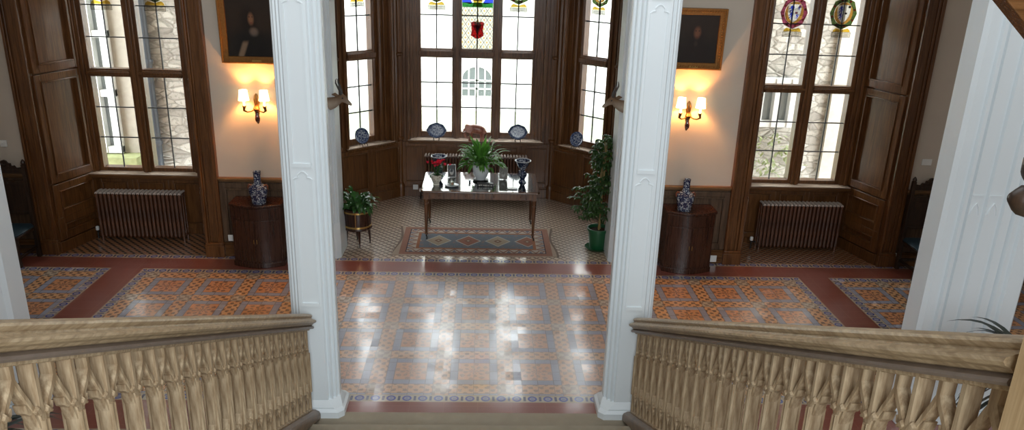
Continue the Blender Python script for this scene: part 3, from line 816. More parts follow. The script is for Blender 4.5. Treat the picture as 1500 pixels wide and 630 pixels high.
def wing(k):
    s = 1 if k == 0 else -1; f = (lambda x: x) if k == 0 else MX
    side = 'left' if k == 0 else 'right'
    root = thing('stone_wing', (f(-7), 13.6, -1), 'rubble stone wing of the house seen through the '+side+' window', 'building')
    ox = f(-7); Y0 = 13.6
    bx = lambda mb, x0, x1, y0, y1, z0, z1: mb.box(x0-ox, x1-ox, y0-Y0, y1-Y0, z0+1, z1+1)
    if k == 0:
        bx(MB(), -10.5, -5.0, 14.45, 15, -1, 7).build('wall', RUB, root)
        m = MB()
        for x in (-7.9, -7.45, -6.98, -6.72): bx(m, x-.06, x+.06, 14.05, 14.2, .45, 5)
        for z in (.5, 1.55, 2.6, 3.65): bx(m, -8.3, -6.66, 14.07, 14.19, z-.06, z+.06)
        m.build('white_window_frame', PALE, root)
        bx(MB(), -8.3, -6.66, 14.2, 14.45, .45, 5).build('window_panes', DGL, root)
        bx(MB(), -6.66, -6.34, 14.2, 14.45, -1, 7).build('dressed_quoin', plain('dressed_stone', (.40, .36, .30), .8, .2, 0, .2, 10), root)
        bx(MB(), -8.4, -6.3, 13.8, 14.45, .12, .42).build('mossy_ledge', plain('moss_ledge', (.30, .32, .16), .9, .1, 0, .4, 8), root)
        x = -6.12-ox; y = 14.32-Y0
        m = MB().tube([(x, y, 0), (x, y, 8)], .085, 12)
        for z in (1.6, 3.1, 4.6): m.lathe([(.10, -.05), (.115, 0), (.10, .05)], 12, (x, y, z))
        m.build('drainpipe', plain('blue_black_pipe', (.06, .07, .085), .35), root)
    else:
        bx(MB(), 4.8, 10.5, 14.45, 15, -1, 7).build('wall', RUB, root)
        bx(MB(), 6.62, 6.86, 14.3, 14.45, -1, 7).build('dressed_quoin', plain('dressed_stone', (.40, .36, .30), .8, .2, 0, .2, 10), root)
        m = MB()
        for x in (5.2, 5.50, 5.80): bx(m, x-.05, x+.05, 14.1, 14.25, 1.2, 2.1)
        for z in (1.25, 2.05): bx(m, 5.15, 5.85, 14.12, 14.24, z-.06, z+.06)
        m.build('white_window_frame', PALE, root)
        bx(MB(), 5.15, 5.85, 14.25, 14.45, 1.2, 2.1).build('window_panes', DGL, root)
        random.seed(5); m = MB()
        for i in range(420):
            p = Vector((random.uniform(5.0, 6.1)-ox, random.uniform(13.9, 14.4)-Y0, random.uniform(-1, 1.0)+1))
            d = Vector((random.uniform(-1, 1), random.uniform(-1, 1), random.uniform(-.3, 1))).normalized(); e = d.cross(Vector((0, 0, 1))).normalized()*.03
            m.add([tuple(p), tuple(p+d*.06+e), tuple(p+d*.13), tuple(p+d*.06-e)], [(0, 1, 2, 3)])
        m.build('climbing_shrub', plain('shrub_leaves', (.26, .30, .14), .7), root)
wing(0); wing(1)

# ------------------------------------------------------------------ radiators
RTOP = plain('painted_radiator_top_sheen', (.52, .44, .38), .25, .6, 0, .15, 20)  # pale colour paints the sky's reflection onto the radiator tops
def radiator(name, x0, x1, y, n, H, depth, label, bottom=.05):
    root = thing('cast_iron_radiator', ((x0+x1)/2, y, 0), label, 'radiator')
    W_ = x1-x0; p = W_/n
    m = MB(); r = depth/2; hw = p*.36
    prof = [(-r, bottom+.03), (-r+.02, bottom), (r-.02, bottom), (r, bottom+.03), (r, H-.035), (r-.025, H-.008), (0, H), (-r+.025, H-.008), (-r, H-.035)]
    m.prism(prof, lambda a, b, d: (d, a, b), -hw*.45, hw*.45)
    for yy in (-r+.02, 0, r-.02):
        m.tube([(0, yy, bottom+.03), (0, yy, H-.03)], hw, 8)
    m.tube([(0, -r+.02, H-.022), (0, 0, H-.014), (0, r-.02, H-.022)], hw*1.02, 8)
    m.tube([(-p/2, 0, H-.06), (p/2, 0, H-.06)], .022, 8); m.tube([(-p/2, 0, bottom+.06), (p/2, 0, bottom+.06)], .022, 8)
    m2 = MB().tube([(0, -r+.012, H-.020), (0, 0, H-.010), (0, r-.012, H-.020)], hw*1.04, 8)  # strip along the top carrying the painted highlight
    s = m.build('radiator_section', IRONR, root); s2 = m2.build('section_top_sheen', RTOP, s)
    for i in range(n):
        o = s if i == 0 else s.copy()
        if i:
            C.objects.link(o); o.parent = root
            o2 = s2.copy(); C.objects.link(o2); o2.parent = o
        o.location = (-W_/2+p*(i+.5), 0, 0)
    for i in (0, n-1):
        xx = -W_/2+p*(i+.5)
        for yy in (-r+.03, r-.03): MB().lathe([(.02, 0), (.014, .02), (.02, bottom+.02)], 8, (xx, yy, 0)).build('foot', IRONR, root)
    v = MB().tube([(-W_/2-.01, 0, bottom+.06), (-W_/2-.07, 0, bottom+.06), (-W_/2-.07, 0, 0)], .012, 8)
    v.build('pipe', BLACKM, root)
    MB().lathe([(.022, 0), (.026, .01), (.026, .05), (.018, .06)], 12, (-W_/2-.07, 0, bottom+.08)).build('valve', PLAST, root)
    return root
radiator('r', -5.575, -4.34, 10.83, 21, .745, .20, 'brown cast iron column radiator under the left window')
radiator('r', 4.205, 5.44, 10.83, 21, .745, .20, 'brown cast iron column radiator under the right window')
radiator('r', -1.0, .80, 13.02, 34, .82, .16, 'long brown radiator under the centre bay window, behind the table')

# ------------------------------------------------------------------ wall fittings
def plate(loc, w, h, face, label, cat='socket', name='socket_plate'):
    root = thing(name, loc, label, cat)
    if face == 'y':
        MB().box(-w/2, w/2, -.012, 0, 0, h).build('faceplate', PLAST, root, bevel=.003)
        MB().box(-w*.18, w*.18, -.017, -.012, h*.35, h*.65).build('rocker', PLAST, root, bevel=.002)
    return root
plate((-6.40, HY-.001, 1.52), .09, .09, 'y', 'white switch plate on the cream wall above the left carved chair', 'light switch', 'switch_plate')
plate((6.25, HY-.001, 1.52), .14, .09, 'y', 'white switch plate on the cream wall above the right carved chair', 'light switch', 'switch_plate')
plate((-1.17, 13.147, .13), .09, .09, 'y', 'white socket low on the bay panelling, left of the table')
plate((3.33, 10.19, .03), .17, .10, 'y', 'white double socket on the skirting right of the right cabinet')
plate((6.03, 10.19, .12), .16, .09, 'y', 'white socket low on the wall behind the right carved chair')
plate((-3.48, 10.19, .24), .10, .09, 'y', 'small socket low on the wainscot left of the left cabinet')

# portraits
def portrait(x0, x1, z0, z1, label, kind):
    cx = (x0+x1)/2; w = x1-x0; h = z1-z0
    root = thing('framed_portrait', (cx, HY-.012, z0), label, 'painting'); fwm = .085
    root.rotation_euler = (R(2.2), 0, 0)
    m = MB()
    for a, b, c, d in ((-w/2, -w/2+fwm, 0, h), (w/2-fwm, w/2, 0, h), (-w/2+fwm, w/2-fwm, 0, fwm), (-w/2+fwm, w/2-fwm, h-fwm, h)):
        m.box(a, b, -.05, 0, c, d)
    for o_, t, y in ((0, .02, .075), (.06, .025, .045)):
        for a, b, c, d in ((-w/2+o_, -w/2+o_+t, o_, h-o_), (w/2-o_-t, w/2-o_, o_, h-o_), (-w/2+o_+t, w/2-o_-t, o_, o_+t), (-w/2+o_+t, w/2-o_-t, h-o_-t, h-o_)):
            m.box(a, b, -y, -.04, c, d)
    if kind == 1:
        nb = int((h-.04)/.035)
        for i in range(nb):
            z = .03+i*.035
            for x in (-w/2+.042, w/2-.042): m.lathe([(.002, -.012), (.012, -.006), (.012, .006), (.002, .012)], 6, (x, -.053, z))
        for i in range(int((w-.04)/.035)):
            x = -w/2+.03+i*.035
            for z in (.042, h-.042): m.lathe([(.002, -.012), (.012, -.006), (.012, .006), (.002, .012)], 6, (x, -.053, z))
    m.build('picture_frame', GILT, root, bevel=.004)
    mt = M('old_portrait_oil_%d' % kind, .42, .4)
    x, y, z = mt.coords()
    X = x/w; Z = z/h
    n = mt.noise(6, 3)
    X = X+(.075 if kind == 1 else 0)-(.075 if kind == 1 else 0)
    def el(cx_, cz, rx, rz, s0=.45, s1=1.25):
        a = (X-cx_)/rx; b = (Z-cz)/rz
        return 1-((a*a+b*b).sqrt()).smooth(s0, s1)
    col = mt.mix(n, (.010, .007, .005), (.024, .016, .011))
    if kind == 0:
        fx = -.057
        col = mt.mix(el(fx-.03, .53, .13, .17), col, (.006, .004, .003))
        col = mt.mix(el(fx+.02, .20, .30, .26), col, (.007, .006, .005))
        col = mt.mix(el(fx+.04, .39, .075, .065, .3, 1.2), col, (.13, .10, .08))
        col = mt.mix(el(fx+.01, .55, .052, .092, .3, 1.15), col, (.17, .095, .055))
        for ex in (-.012, .032): col = mt.mix(el(fx+ex, .575, .013, .010), col, (.05, .025, .018))
        col = mt.mix(el(fx+.012, .50, .016, .010), col, (.12, .035, .025))
        a = (X+.20)+(Z-.15)*(-.45)
        col = mt.mix((1-(a.abs()).smooth(.02, .060))*(1-((Z-.165).abs()).smooth(.07, .13)), col, (.22, .145, .09))
    else:
        fx = .02
        col = mt.mix(el(fx, .56, .15, .22), col, (.014, .008, .006))
        col = mt.mix(el(fx, .18, .32, .30), col, (.016, .009, .007))
        col = mt.mix(el(fx, .60, .075, .12, .3, 1.15), col, (.13, .058, .032))
        col = mt.mix(el(fx-.01, .42, .04, .05), col, (.035, .020, .014))
        for ex in (-.028, .030): col = mt.mix(el(fx+ex, .63, .015, .012), col, (.03, .012, .008))
        col = mt.mix(el(fx, .53, .022, .010), col, (.09, .02, .015))
    mt.color(col)
    MB().box(-w/2+fwm-.005, w/2-fwm+.005, -.012, -.004, fwm-.005, h-fwm+.005).build('canvas', mt.m, root)
    MB().box(-.06, .06, -.056, -.05, .02, .045).build('name_plaque', BRASS, root)
    return root
portrait(-3.385, -2.50, 2.72, 3.74, 'dark half-length portrait in a gilt frame above the left wall lamp', 0)
portrait(2.41, 3.155, 2.785, 3.575, 'dark head portrait in an ornate gilt frame above the right wall lamp', 1)
# dark frame on the wall, mostly behind the right wall pier
m = MB()
root = thing('carved_wall_frame', (6.93, HY-.012, 1.50), 'brown carved frame on the cream wall, half hidden by the right wall pier', 'picture frame')
for a, b, c, d in ((-.32, -.28, 0, 2.3), (.28, .32, 0, 2.3), (-.28, .28, 0, .04), (-.28, .28, 2.26, 2.3)): m.box(a, b, -.035, 0, c, d)
m.build('picture_frame', plain('brown_frame', (.11, .05, .025), .4), root, bevel=.003)
m = MB()
for z in (.04, 2.26):
    for i in range(5): m.lathe([(.003, -.03), (.03, 0), (.003, .03)], 8, (-.31-.02*(i % 2), -.04, z+(i-2)*.035))
m.build('corner_carving', plain('pale_carving', (.35, .24, .17), .5), root)
MB().box(-.28, .28, -.018, -.006, .04, 2.26).build('mirror_glass', plain('dull_mirror', (.22, .19, .16), .25, .5, .6), root)

# sconces
def sconce(x, z, label):
    root = thing('wall_sconce', (x, HY-.001, z), label, 'wall lamp')
    m = MB().lathe([(.004, -.21), (.018, -.19), (.026, -.15), (.016, -.11), (.030, -.07), (.036, -.02), (.026, .03), (.036, .08), (.040, .12), (.026, .17), (.006, .20)], 16, (0, -.022, 0), 1, .6)
    m.lathe([(.002, -.045), (.03, -.035), (.045, 0), (.03, .035), (.002, .045)], 16, (0, -.05, 0))
    m.build('backplate', DBRASS, root)
    MB().lathe([(.003, 0), (.028, .02), (.034, .06), (.022, .12), (.003, .15)], 14, (0, -.035, -.19)).build('glass_drop', glassy('amber_glass', (.5, .25, .12), .2), root)
    em = M('lit_lamp_shade', .7, .2); em.color((.9, .75, .5))
    em.b.inputs['Emission Color'].default_value = (1, .68, .32, 1); em.b.inputs['Emission Strength'].default_value = 5.0
    for sx in (-1, 1):
        X = sx*.132; Y = -.13
        pts = [(sx*.02, -.05, -.005), (sx*.06, -.08, -.03), (sx*.105, -.105, -.035), (sx*.142, -.125, -.01), (X, Y, .04)]
        MB().tube(pts, [.010, .009, .010, .016, .022], 10).build('arm', DBRASS, root)
        MB().lathe([(.012, 0), (.026, .006), (.028, .016), (.016, .02)], 14, (X, Y, .035)).build('drip_pan', DBRASS, root)
        cd = MB().lathe([(.014, 0), (.016, .09), (.010, .10)], 12, (X, Y, .05))
        cm = M('lit_candle_tube', .6, .2); cm.color((.9, .8, .6)); cm.b.inputs['Emission Color'].default_value = (1, .7, .35, 1); cm.b.inputs['Emission Strength'].default_value = 3.5
        cd.build('candle_tube', cm.m, root)
        sh = MB().lathe([(.070, 0), (.052, .135), (.050, .135), (.068, 0)], 24, (X, Y, .125))
        sh.v = sh.v; sh.f = [f for f in sh.f if len(f) == 4]
        n = 24; k = len(sh.v)//n
        sh.f += [((k-1)*n+i, (k-1)*n+(i+1) % n, (i+1) % n, i) for i in range(n)]
        sh.build('lamp_shade', em.m, root)
        l = bpy.data.lights.new('bulb', 'POINT'); l.energy = 34; l.color = (1, .44, .12); l.shadow_soft_size = .02
        lo = bpy.data.objects.new('bulb', l); C.objects.link(lo); lo.parent = root; lo.location = (X, Y, .20)
    return root
sconce(-3.0, 2.12, 'lit two-arm wall lamp on the cream wall left of the bay')
sconce(2.79, 2.155, 'lit two-arm wall lamp on the cream wall right of the bay')

# gazelle heads
def gazelle(loc, rz, label):
    root = thing('gazelle_head', loc, label, 'mounted head', rz=rz)   # looks along +x
    root.scale = (1.12, 1.12, 1.12)
    FUR = M('tan_fur', .9, .1); x, y, z = FUR.coords(); n = FUR.noise(30, 3)
    c = FUR.mix(z.smooth(-.05, .07), (.46, .39, .31), (.20, .13, .080)); c = FUR.mix(n*.4, c, (.10, .06, .035)); FUR.color(c)
    k = 1
    st = [((0, 0, -.035), .078, .065), ((.05, 0, -.020), .068, .058), ((.10, 0, .005), .054, .046), ((.135, 0, .03), .048, .040), ((.165, 0, .045), .054, .044), ((.20, 0, .030), .042, .034), ((.235, 0, .004), .027, .023), ((.265, 0, -.018), .021, .019), ((.284, 0, -.030), .015, .014), ((.291, 0, -.034), .005, .005)]
    loops = []
    for i, (p, rv, rh) in enumerate(st):
        a = st[max(0, i-1)][0]; b = st[min(len(st)-1, i+1)][0]
        t = Vector((b[0]-a[0], 0, b[2]-a[2])).normalized(); nn = Vector((-t.z, 0, t.x))
        loops.append([tuple(Vector(p)+nn*rv*math.sin(2*math.pi*j/16)+Vector((0, rh*math.cos(2*math.pi*j/16), 0))) for j in range(16)])
    m = MB().loft(loops)
    for s in (-1, 1):
        m.tube([(.135, s*.035, .075), (.115, s*.075, .095), (.09, s*.11, .10)], [.012, .022, .004], 8, .45)
    m.build('head', FUR.m, root)
    for s in (-1, 1):
        MB().tube([(.165, s*.018, .08), (.155, s*.022, .13), (.130, s*.030, .18), (.112, s*.034, .22), (.112, s*.030, .255), (.122, s*.028, .275)], [.014, .013, .011, .009, .006, .002], 8).build('horn', plain('dark_horn', (.03, .025, .022), .4), root)
        MB().lathe([(.001, -.010), (.009, -.005), (.011, 0), (.009, .005), (.001, .010)], 10, (.192, s*.040, .050)).build('eye', BLACKM, root)
    MB().lathe([(.001, -.006), (.009, 0), (.001, .006)], 8, (.284, 0, -.018)).build('nose', BLACKM, root)
    return root
gazelle((-2.045, 10.225, 2.245), R(-14), 'gazelle head mounted on the left pier of the bay, facing right')
gazelle((1.915, 10.225, 2.295), R(180+14), 'gazelle head mounted on the right pier of the bay, facing left')

# ------------------------------------------------------------------ corner cabinets and vases
def cabinet(x, y, label, face=0):
    root = thing('bow_cabinet', (x, y, 0), label, 'cabinet')
    W_, D_ = .66, .34; H = .86
    def bow(w, d, b=.10, n=12):
        return [(-w/2, d)]+[(-w/2+w*i/n, -b*math.sin(math.pi*i/n)) for i in range(n+1)]+[(w/2, d)]
    f = lambda a, b, z: (a, b, z)
    MB().prism(bow(W_, D_), f, .06, H).build('body', MAHO, root, bevel=.003)
    MB().prism(bow(W_+.05, D_, .12), lambda a, b, z: (a, b-.0, z), H, H+.035).build('top', MAHO, root, bevel=.008)
    MB().prism(bow(W_+.03, D_, .11), f, 0, .07).build('plinth', MAHO, root, bevel=.006)
    MB().prism(bow(W_+.012, D_-.02, .105), f, .70, H-.01).build('frieze', MAHO, root, bevel=.004)
    for s in (-1, 1):
        n = 6
        pts = [(s*(.008+(W_/2-.03)*i/n)) for i in range(n+1)]
        front = [(p, -.10*math.sin(math.pi*(p+W_/2)/W_)-.012) for p in pts]; back = [(p, q+.014) for p, q in reversed(front)]
        d = MB().prism(front+back, f, .10, .68).build('door', MAHO, root, bevel=.003)
        MB().box(s*.02-.003, s*.02+.003, -.118, -.108, .36, .42).build('escutcheon', BRASS, d)
    return root
cabinet(-3.03, 9.88, 'dark mahogany bow-fronted cabinet on the left, under the left wall lamp')
cabinet(2.90, 9.89, 'dark mahogany bow-fronted cabinet on the right, under the right wall lamp')

def bluewhite(name, sc=60, dens=.5, blue=(.02, .04, .17), wh=(.60, .63, .66)):
    m = M(name, .14, .6); n = m.noise(sc, 3, rough=.6); n2 = m.noise(sc*.35, 2)
    m.color(m.mix((n+n2*.6-.3).smooth(dens-.04, dens+.04), blue, wh)); return m.m
BW = bluewhite('blue_white_china', 75, .56, (.012, .018, .06), (.46, .48, .50)); BWD = bluewhite('dense_blue_china', 45, .56, (.012, .020, .055), (.34, .37, .41))
def vase(loc, h, label):
    root = thing('blue_white_vase', loc, label, 'vase')
    k = h/.43
    p = [(.001, .001), (.088, 0), (.092, .01), (.092, .04), (.105, .10), (.122, .17), (.118, .21), (.09, .24), (.056, .262), (.046, .285), (.045, .38), (.050, .425), (.052, .43), (.044, .43), (.038, .38), (.038, .31), (.001, .31)]
    MB().lathe([(r*k, z*k) for r, z in p], 28).build('body', BW, root)
    for a in (0, math.pi):
        MB().tube([(math.cos(a)*.085*k, 0, .235*k), (math.cos(a)*.11*k, 0, .25*k), (math.cos(a)*.125*k, 0, .225*k), (math.cos(a)*.12*k, 0, .19*k)], .014*k, 8).build('handle', plain('iron_red_lustre', (.16, .055, .03), .2), root)
    return root
vase((-2.985, 9.93, .895), .44, 'blue and white bottle vase on the left cabinet')
vase((2.80, 9.95, .895), .44, 'blue and white bottle vase on the right cabinet')

# ------------------------------------------------------------------ carved chairs
def chair(loc, rz, label):
    root = thing('carved_side_chair', loc, label, 'chair', rz=rz)   # faces -y
    w, d = .50, .46
    for s in (-1, 1):
        MB().box(s*w/2-.025, s*w/2+.025, d/2-.05, d/2, 0, 1.32).lathe([(.022, 0), (.030, .02), (.022, .045), (.012, .06), (.002, .07)], 10, (s*w/2, d/2-.025, 1.32)).build('back_post', WALNUT, root, bevel=.004)
        MB().lathe([(.026, 0), (.028, .06), (.018, .09), (.028, .13), (.020, .18), (.026, .26), (.030, .30), (.030, .40)], 12, (s*(w/2-.03), -d/2+.03, 0)).build('front_leg', WALNUT, root)
    MB().box(-w/2, w/2, -d/2, d/2, .39, .43).build('seat_frame', WALNUT, root, bevel=.004)
    se = MB().loft([[(a*(w/2-i[0]), b*(d/2-i[0])-.01, i[1]) for a, b in ((-1, -1), (0, -1.03), (1, -1), (1.02, 0), (1, 1), (0, 1), (-1, 1), (-1.02, 0))] for i in ((0.005, .43), (-.008, .455), (.02, .485), (.09, .505), (.18, .51))])
    se.build('seat', BLUEV, root, smooth=1.2)
    m = MB().box(-w/2+.02, w/2-.02, d/2-.04, d/2-.012, .62, .66).box(-w/2+.02, w/2-.02, d/2-.04, d/2-.012, 1.02, 1.09).box(-w/2+.02, w/2-.02, d/2-.03, d/2-.015, .66, 1.02).box(-w/2+.02, w/2-.02, d/2-.045, d/2-.008, 1.20, 1.25)
    m.build('back_panel', WALNUT, root, bevel=.004)
    # carved cresting
    cr = [(-.22, 1.25), (.22, 1.25), (.20, 1.275), (.15, 1.27), (.13, 1.30), (.09, 1.295), (.085, 1.33), (.05, 1.335), (.03, 1.365), (0, 1.375), (-.03, 1.365), (-.05, 1.335), (-.085, 1.33), (-.09, 1.295), (-.13, 1.30), (-.15, 1.27), (-.20, 1.275)]
    m = MB().prism(cr, lambda a, b, dd: (a, dd, b), d/2-.04, d/2-.012)
    for a, b, r in ((0, 1.31, .026), (-.06, 1.29, .014), (.06, 1.29, .014), (0, 1.055, .02)):
        m.lathe([(.001, -r), (r*.8, -r*.5), (r, 0), (r*.8, r*.5), (.001, r)], 10, (a, d/2-.042, b), 1, .6)
    m.build('cresting', WALNUT, root, bevel=.003)
    m = MB().box(-w/2+.02, w/2-.02, -d/2+.02, -d/2+.045, .12, .16).box(-w/2+.02, w/2-.02, d/2-.04, d/2-.015, .12, .16).box(-w/2, -w/2+.025, -d/2+.04, d/2-.04, .12, .16).box(w/2-.025, w/2, -d/2+.04, d/2-.04, .12, .16)
    m.build('stretcher', WALNUT, root, bevel=.003)
    return root
chair((-6.36, 9.90, 0), R(0), 'dark carved high-backed chair with blue leather seat at the left edge')
chair((6.30, 9.90, 0), R(0), 'dark carved high-backed chair with blue seat, half behind the right wall pier')

# ------------------------------------------------------------------ rug
def rug():
    m = M('oriental_rug_wool', .95, .1); x, y, z = m.coords()
    hx, hy = 1.15, .60
    dx = hx-x.abs(); dy = hy-y.abs(); de = dx.mn(dy)
    n = m.noise(70, 2); nn = m.noise(14, 3)
    horiz = dy.lt(dx); al = horiz*x+(1-horiz)*y
    zig = (((al/.16).fract()-.5).abs()*2)
    field = m.mix(n, (.13, .15, .175), (.22, .235, .25))
    field = m.mix((nn.gt(.60))*.55, field, (.30, .20, .16))
    # four lozenges
    p = (x+.80)/.45; fi = p.fract()-.5; idx = p.floor(); od = ((idx/2).fract()).gt(.25)
    inx = x.abs().lt(.93)
    dd = fi.abs()*1.75+((y*y).sqrt())*3.4
    dd = dd+n*.06
    lo = m.mix(od, (.36, .285, .205), (.30, .145, .105)); lo = m.mix(dd.lt(.28), lo, (.22, .13, .09)); lo = m.mix(dd.lt(.13), lo, (.40, .33, .25))
    field = m.mix(dd.lt(.80)*inx, field, m.mix(dd.gt(.71), lo, (.46, .42, .36)))
    b3 = m.mix(n, (.30, .125, .070), (.38, .19, .115))
    b2 = m.mix(((zig-(de-.135)/.115).abs()).lt(.17), m.mix(n, (.42, .35, .28), (.52, .44, .37)), (.26, .14, .11)); b2 = m.mix((((al/.16+.5).fract()-.5).abs()*2-(1-(de-.135)/.115)*.5).lt(-.12), b2, (.20, .19, .22))
    b1 = m.mix(n, (.26, .125, .09), (.36, .20, .15))
    col = m.mix(de.lt(.30), field, b3); col = m.mix(de.lt(.255), col, b2); col = m.mix(de.lt(.13), col, b1)
    col = m.mix(de.band(.118, .13), col, (.06, .05, .06)); col = m.mix(de.lt(.03), col, (.40, .31, .24))
    m.color(col).bump(n, .3, .004)
    root = thing('oriental_rug', (-.06, 10.935, 0), 'oriental runner rug with four lozenges on the tiles under the table', 'rug')
    mb = MB(); nx, ny = 46, 24; vs = []; fs = []
    for k, zz in ((0, .001), (1, .008)):
        for j in range(ny+1):
            for i in range(nx+1):
                u = i/nx*2-1; v = j/ny*2-1
                X = hx*u+(.022*v*u)*0+.03*math.sin(v*3+1)*u*u*(1 if u < 0 else -1)
                X += (-.04*(v < 0)*abs(v)**2)*(1 if u < -.9 else 0)
                Y = hy*v+.010*math.sin(u*9)*abs(v)
                z_ = zz+(.002*math.sin(u*13+v*4)**2*(1 if k else 0))*(abs(u)**4)
                vs.append((X, Y, z_))
    N = (nx+1)*(ny+1)
    for j in range(ny):
        for i in range(nx):
            a = j*(nx+1)+i; fs += [(a+N, a+1+N, a+nx+2+N, a+nx+1+N), (a, a+nx+1, a+nx+2, a+1)]
    for i in range(nx): fs += [(i, i+1, i+1+N, i+N), (ny*(nx+1)+i+1, ny*(nx+1)+i, ny*(nx+1)+i+N, ny*(nx+1)+i+1+N)]
    for j in range(ny): a = j*(nx+1); b = a+nx; fs += [(a+nx+1, a, a+N, a+nx+1+N), (b, b+nx+1, b+nx+1+N, b+N)]
    mb.add(vs, fs); mb.build('pile', m.m, root)
    fr = MB()
    for i in range(60):
        v = -1+2*i/59; 
        for s in (-1, 1):
            X = s*hx+.03*math.sin(v*3+1)*(1 if s < 0 else -1); fr.box(X, X+s*.035, hy*v-.003, hy*v+.003, .001, .006)
    f = fr.build('fringe', plain('fringe_wool', (.24, .18, .14), .9), root); f['kind'] = 'stuff'
rug()

# ------------------------------------------------------------------ table
TX, TY, TZ = -.012, 11.405, .80
def table():
    root = thing('writing_table', (TX, TY, .010), 'long brown wooden table with turned legs on castors, standing in the bay', 'table')
    hw, hd = .885, .525
    m = M('polished_table_top', .10, .9); n = m.noise(3, 4, (1, 8, 8)); x, y, z = m.coords()
    inset = (x.abs().lt(.80))*(y.abs().lt(.44))
    m.color(m.mix(inset, m.mix(n, (.055, .022, .010), (.15, .065, .026)), m.mix(n, (.012, .016, .015), (.022, .028, .026))))
    m.roughness(x*0+.11); m.b.inputs['Coat Weight'].default_value = 1; m.b.inputs['Coat IOR'].default_value = 1.6; m.b.inputs['Coat Roughness'].default_value = .06
    def rr(w, d, z, c=.03): return [(w-c, -d, z), (w, -d+c, z), (w, d-c, z), (w-c, d, z), (-w+c, d, z), (-w, d-c, z), (-w, -d+c, z), (-w+c, -d, z)]
    MB().loft([rr(hw-.015, hd-.015, TZ-.032), rr(hw, hd, TZ-.022), rr(hw, hd, TZ-.010), rr(hw-.008, hd-.008, TZ)]).build('table_top', m.m, root, smooth=.5)
    fx, fy = .84, .435
    ap = MB()
    ap.box(-fx, fx, -fy, -fy+.02, TZ-.155, TZ-.032).box(-fx, fx, fy+-.09, fy-.07, TZ-.155, TZ-.032)
    ap.box(-fx, -fx+.02, -fy, fy-.07, TZ-.155, TZ-.032).box(fx-.02, fx, -fy, fy-.07, TZ-.155, TZ-.032)
    ap.build('apron', TABW, root, bevel=.003)
    for s in (-1, 1):
        d = MB().box(s*.41-.375, s*.41+.375, -fy-.010, -fy, TZ-.142, TZ-.045).build('drawer', TABW, root, bevel=.004)
        for k in (-1, 1):
            MB().tube([(s*.41+k*.20, -fy-.008, TZ-.093), (s*.41+k*.20, -fy-.022, TZ-.093), (s*.41+k*.20, -fy-.034, TZ-.093), (s*.41+k*.20, -fy-.038, TZ-.093)], [.010, .008, .018, .012], 12).build('knob', TABW, d)
    for sx in (-1, 1):
        for sy in (-1, 1):
            X = sx*(fx-.028); Y = -fy+.028 if sy < 0 else fy-.108
            L = MB().box(X-.034, X+.034, Y-.034, Y+.034, TZ-.16, TZ-.032)
            L.lathe([(.016, .075), (.030, .085), (.018, .105), (.020, .12), (.026, .32), (.033, .52), (.028, .545), (.038, .56), (.030, .575), (.036, .60), (.040, .64), (.034, .65)], 16, (X, Y, 0))
            lg = L.build('leg', TABW, root)
            cs = MB().tube([(X, Y, .085), (X, Y, .045), (X+.012, Y-.02, .03)], [.012, .010, .009], 8).tube([(X+.003, Y-.022, .024), (X+.021, Y-.022, .024)], .024, 14)
            cs.build('castor', BLACKM, lg)
table()

# ------------------------------------------------------------------ foliage
def leaf(mb, base, d, L, w, droop=.5, seg=6, fold=.12, twist=0):
    """a pointed, arching leaf"""
    p = Vector(base); d = Vector(d).normalized(); side = d.cross(Vector((0, 0, 1)))
    if side.length < .05: side = Vector((1, 0, 0))
    side.normalize(); 
    if twist: side = (Matrix.Rotation(twist, 3, d) @ side)
    rows = []
    for i in range(seg+1):
        t = i/seg; ww = w*math.sin(math.pi*min(1, t*.92+.06))**.8*(1-.25*t)
        if i == seg: ww = .0008
        up = side.cross(d).normalized()
        rows.append([tuple(p-side*ww+up*fold*ww*2), tuple(p), tuple(p+side*ww+up*fold*ww*2)])
        p = p+d*(L/seg); d = (d+Vector((0, 0, -droop/seg*1.6))).normalized()
    vs = [q for r in rows for q in r]; fs = []
    for i in range(seg):
        for k in (0, 1): fs.append((i*3+k, i*3+k+1, i*3+k+4, i*3+k+3))
    mb.add(vs, fs)
def leafmat(name, a, b, rough=.35, spec=.5):
    m = M(name, rough, spec); n = m.noise(9, 2); m.color(m.mix(n.smooth(.3, .7), a, b))
    m.b.inputs['Subsurface Weight'].default_value = 0
    nt = m.nt; tr = nt.nodes.new('ShaderNodeBsdfTranslucent'); tr.inputs[0].default_value = (*[min(1, c*1.6) for c in b], 1)
    mx = nt.nodes.new('ShaderNodeMixShader'); mx.inputs[0].default_value = .28
    out = nt.nodes['Material Output']
    nt.links.new(m.b.outputs[0], mx.inputs[1]); nt.links.new(tr.outputs[0], mx.inputs[2]); nt.links.new(mx.outputs[0], out.inputs[0])
    return m.m
LEAF1 = leafmat('lily_leaf', (.035, .13, .018), (.10, .27, .035)); LEAF2 = leafmat('dark_glossy_leaf', (.020, .065, .018), (.055, .15, .035), .25)
LEAF3 = leafmat('scheffler_leaf', (.018, .050, .015), (.055, .115, .028), .3)

def bowl_pot(r, h, n=24): return [(.001, .001), (r*.55, 0), (r*.6, h*.06), (r*.55, h*.1), (r*.85, h*.35), (r, h*.65), (r*.98, h*.9), (r*1.04, h), (r*.97, h), (r*.92, h*.88), (.001, h*.86)]
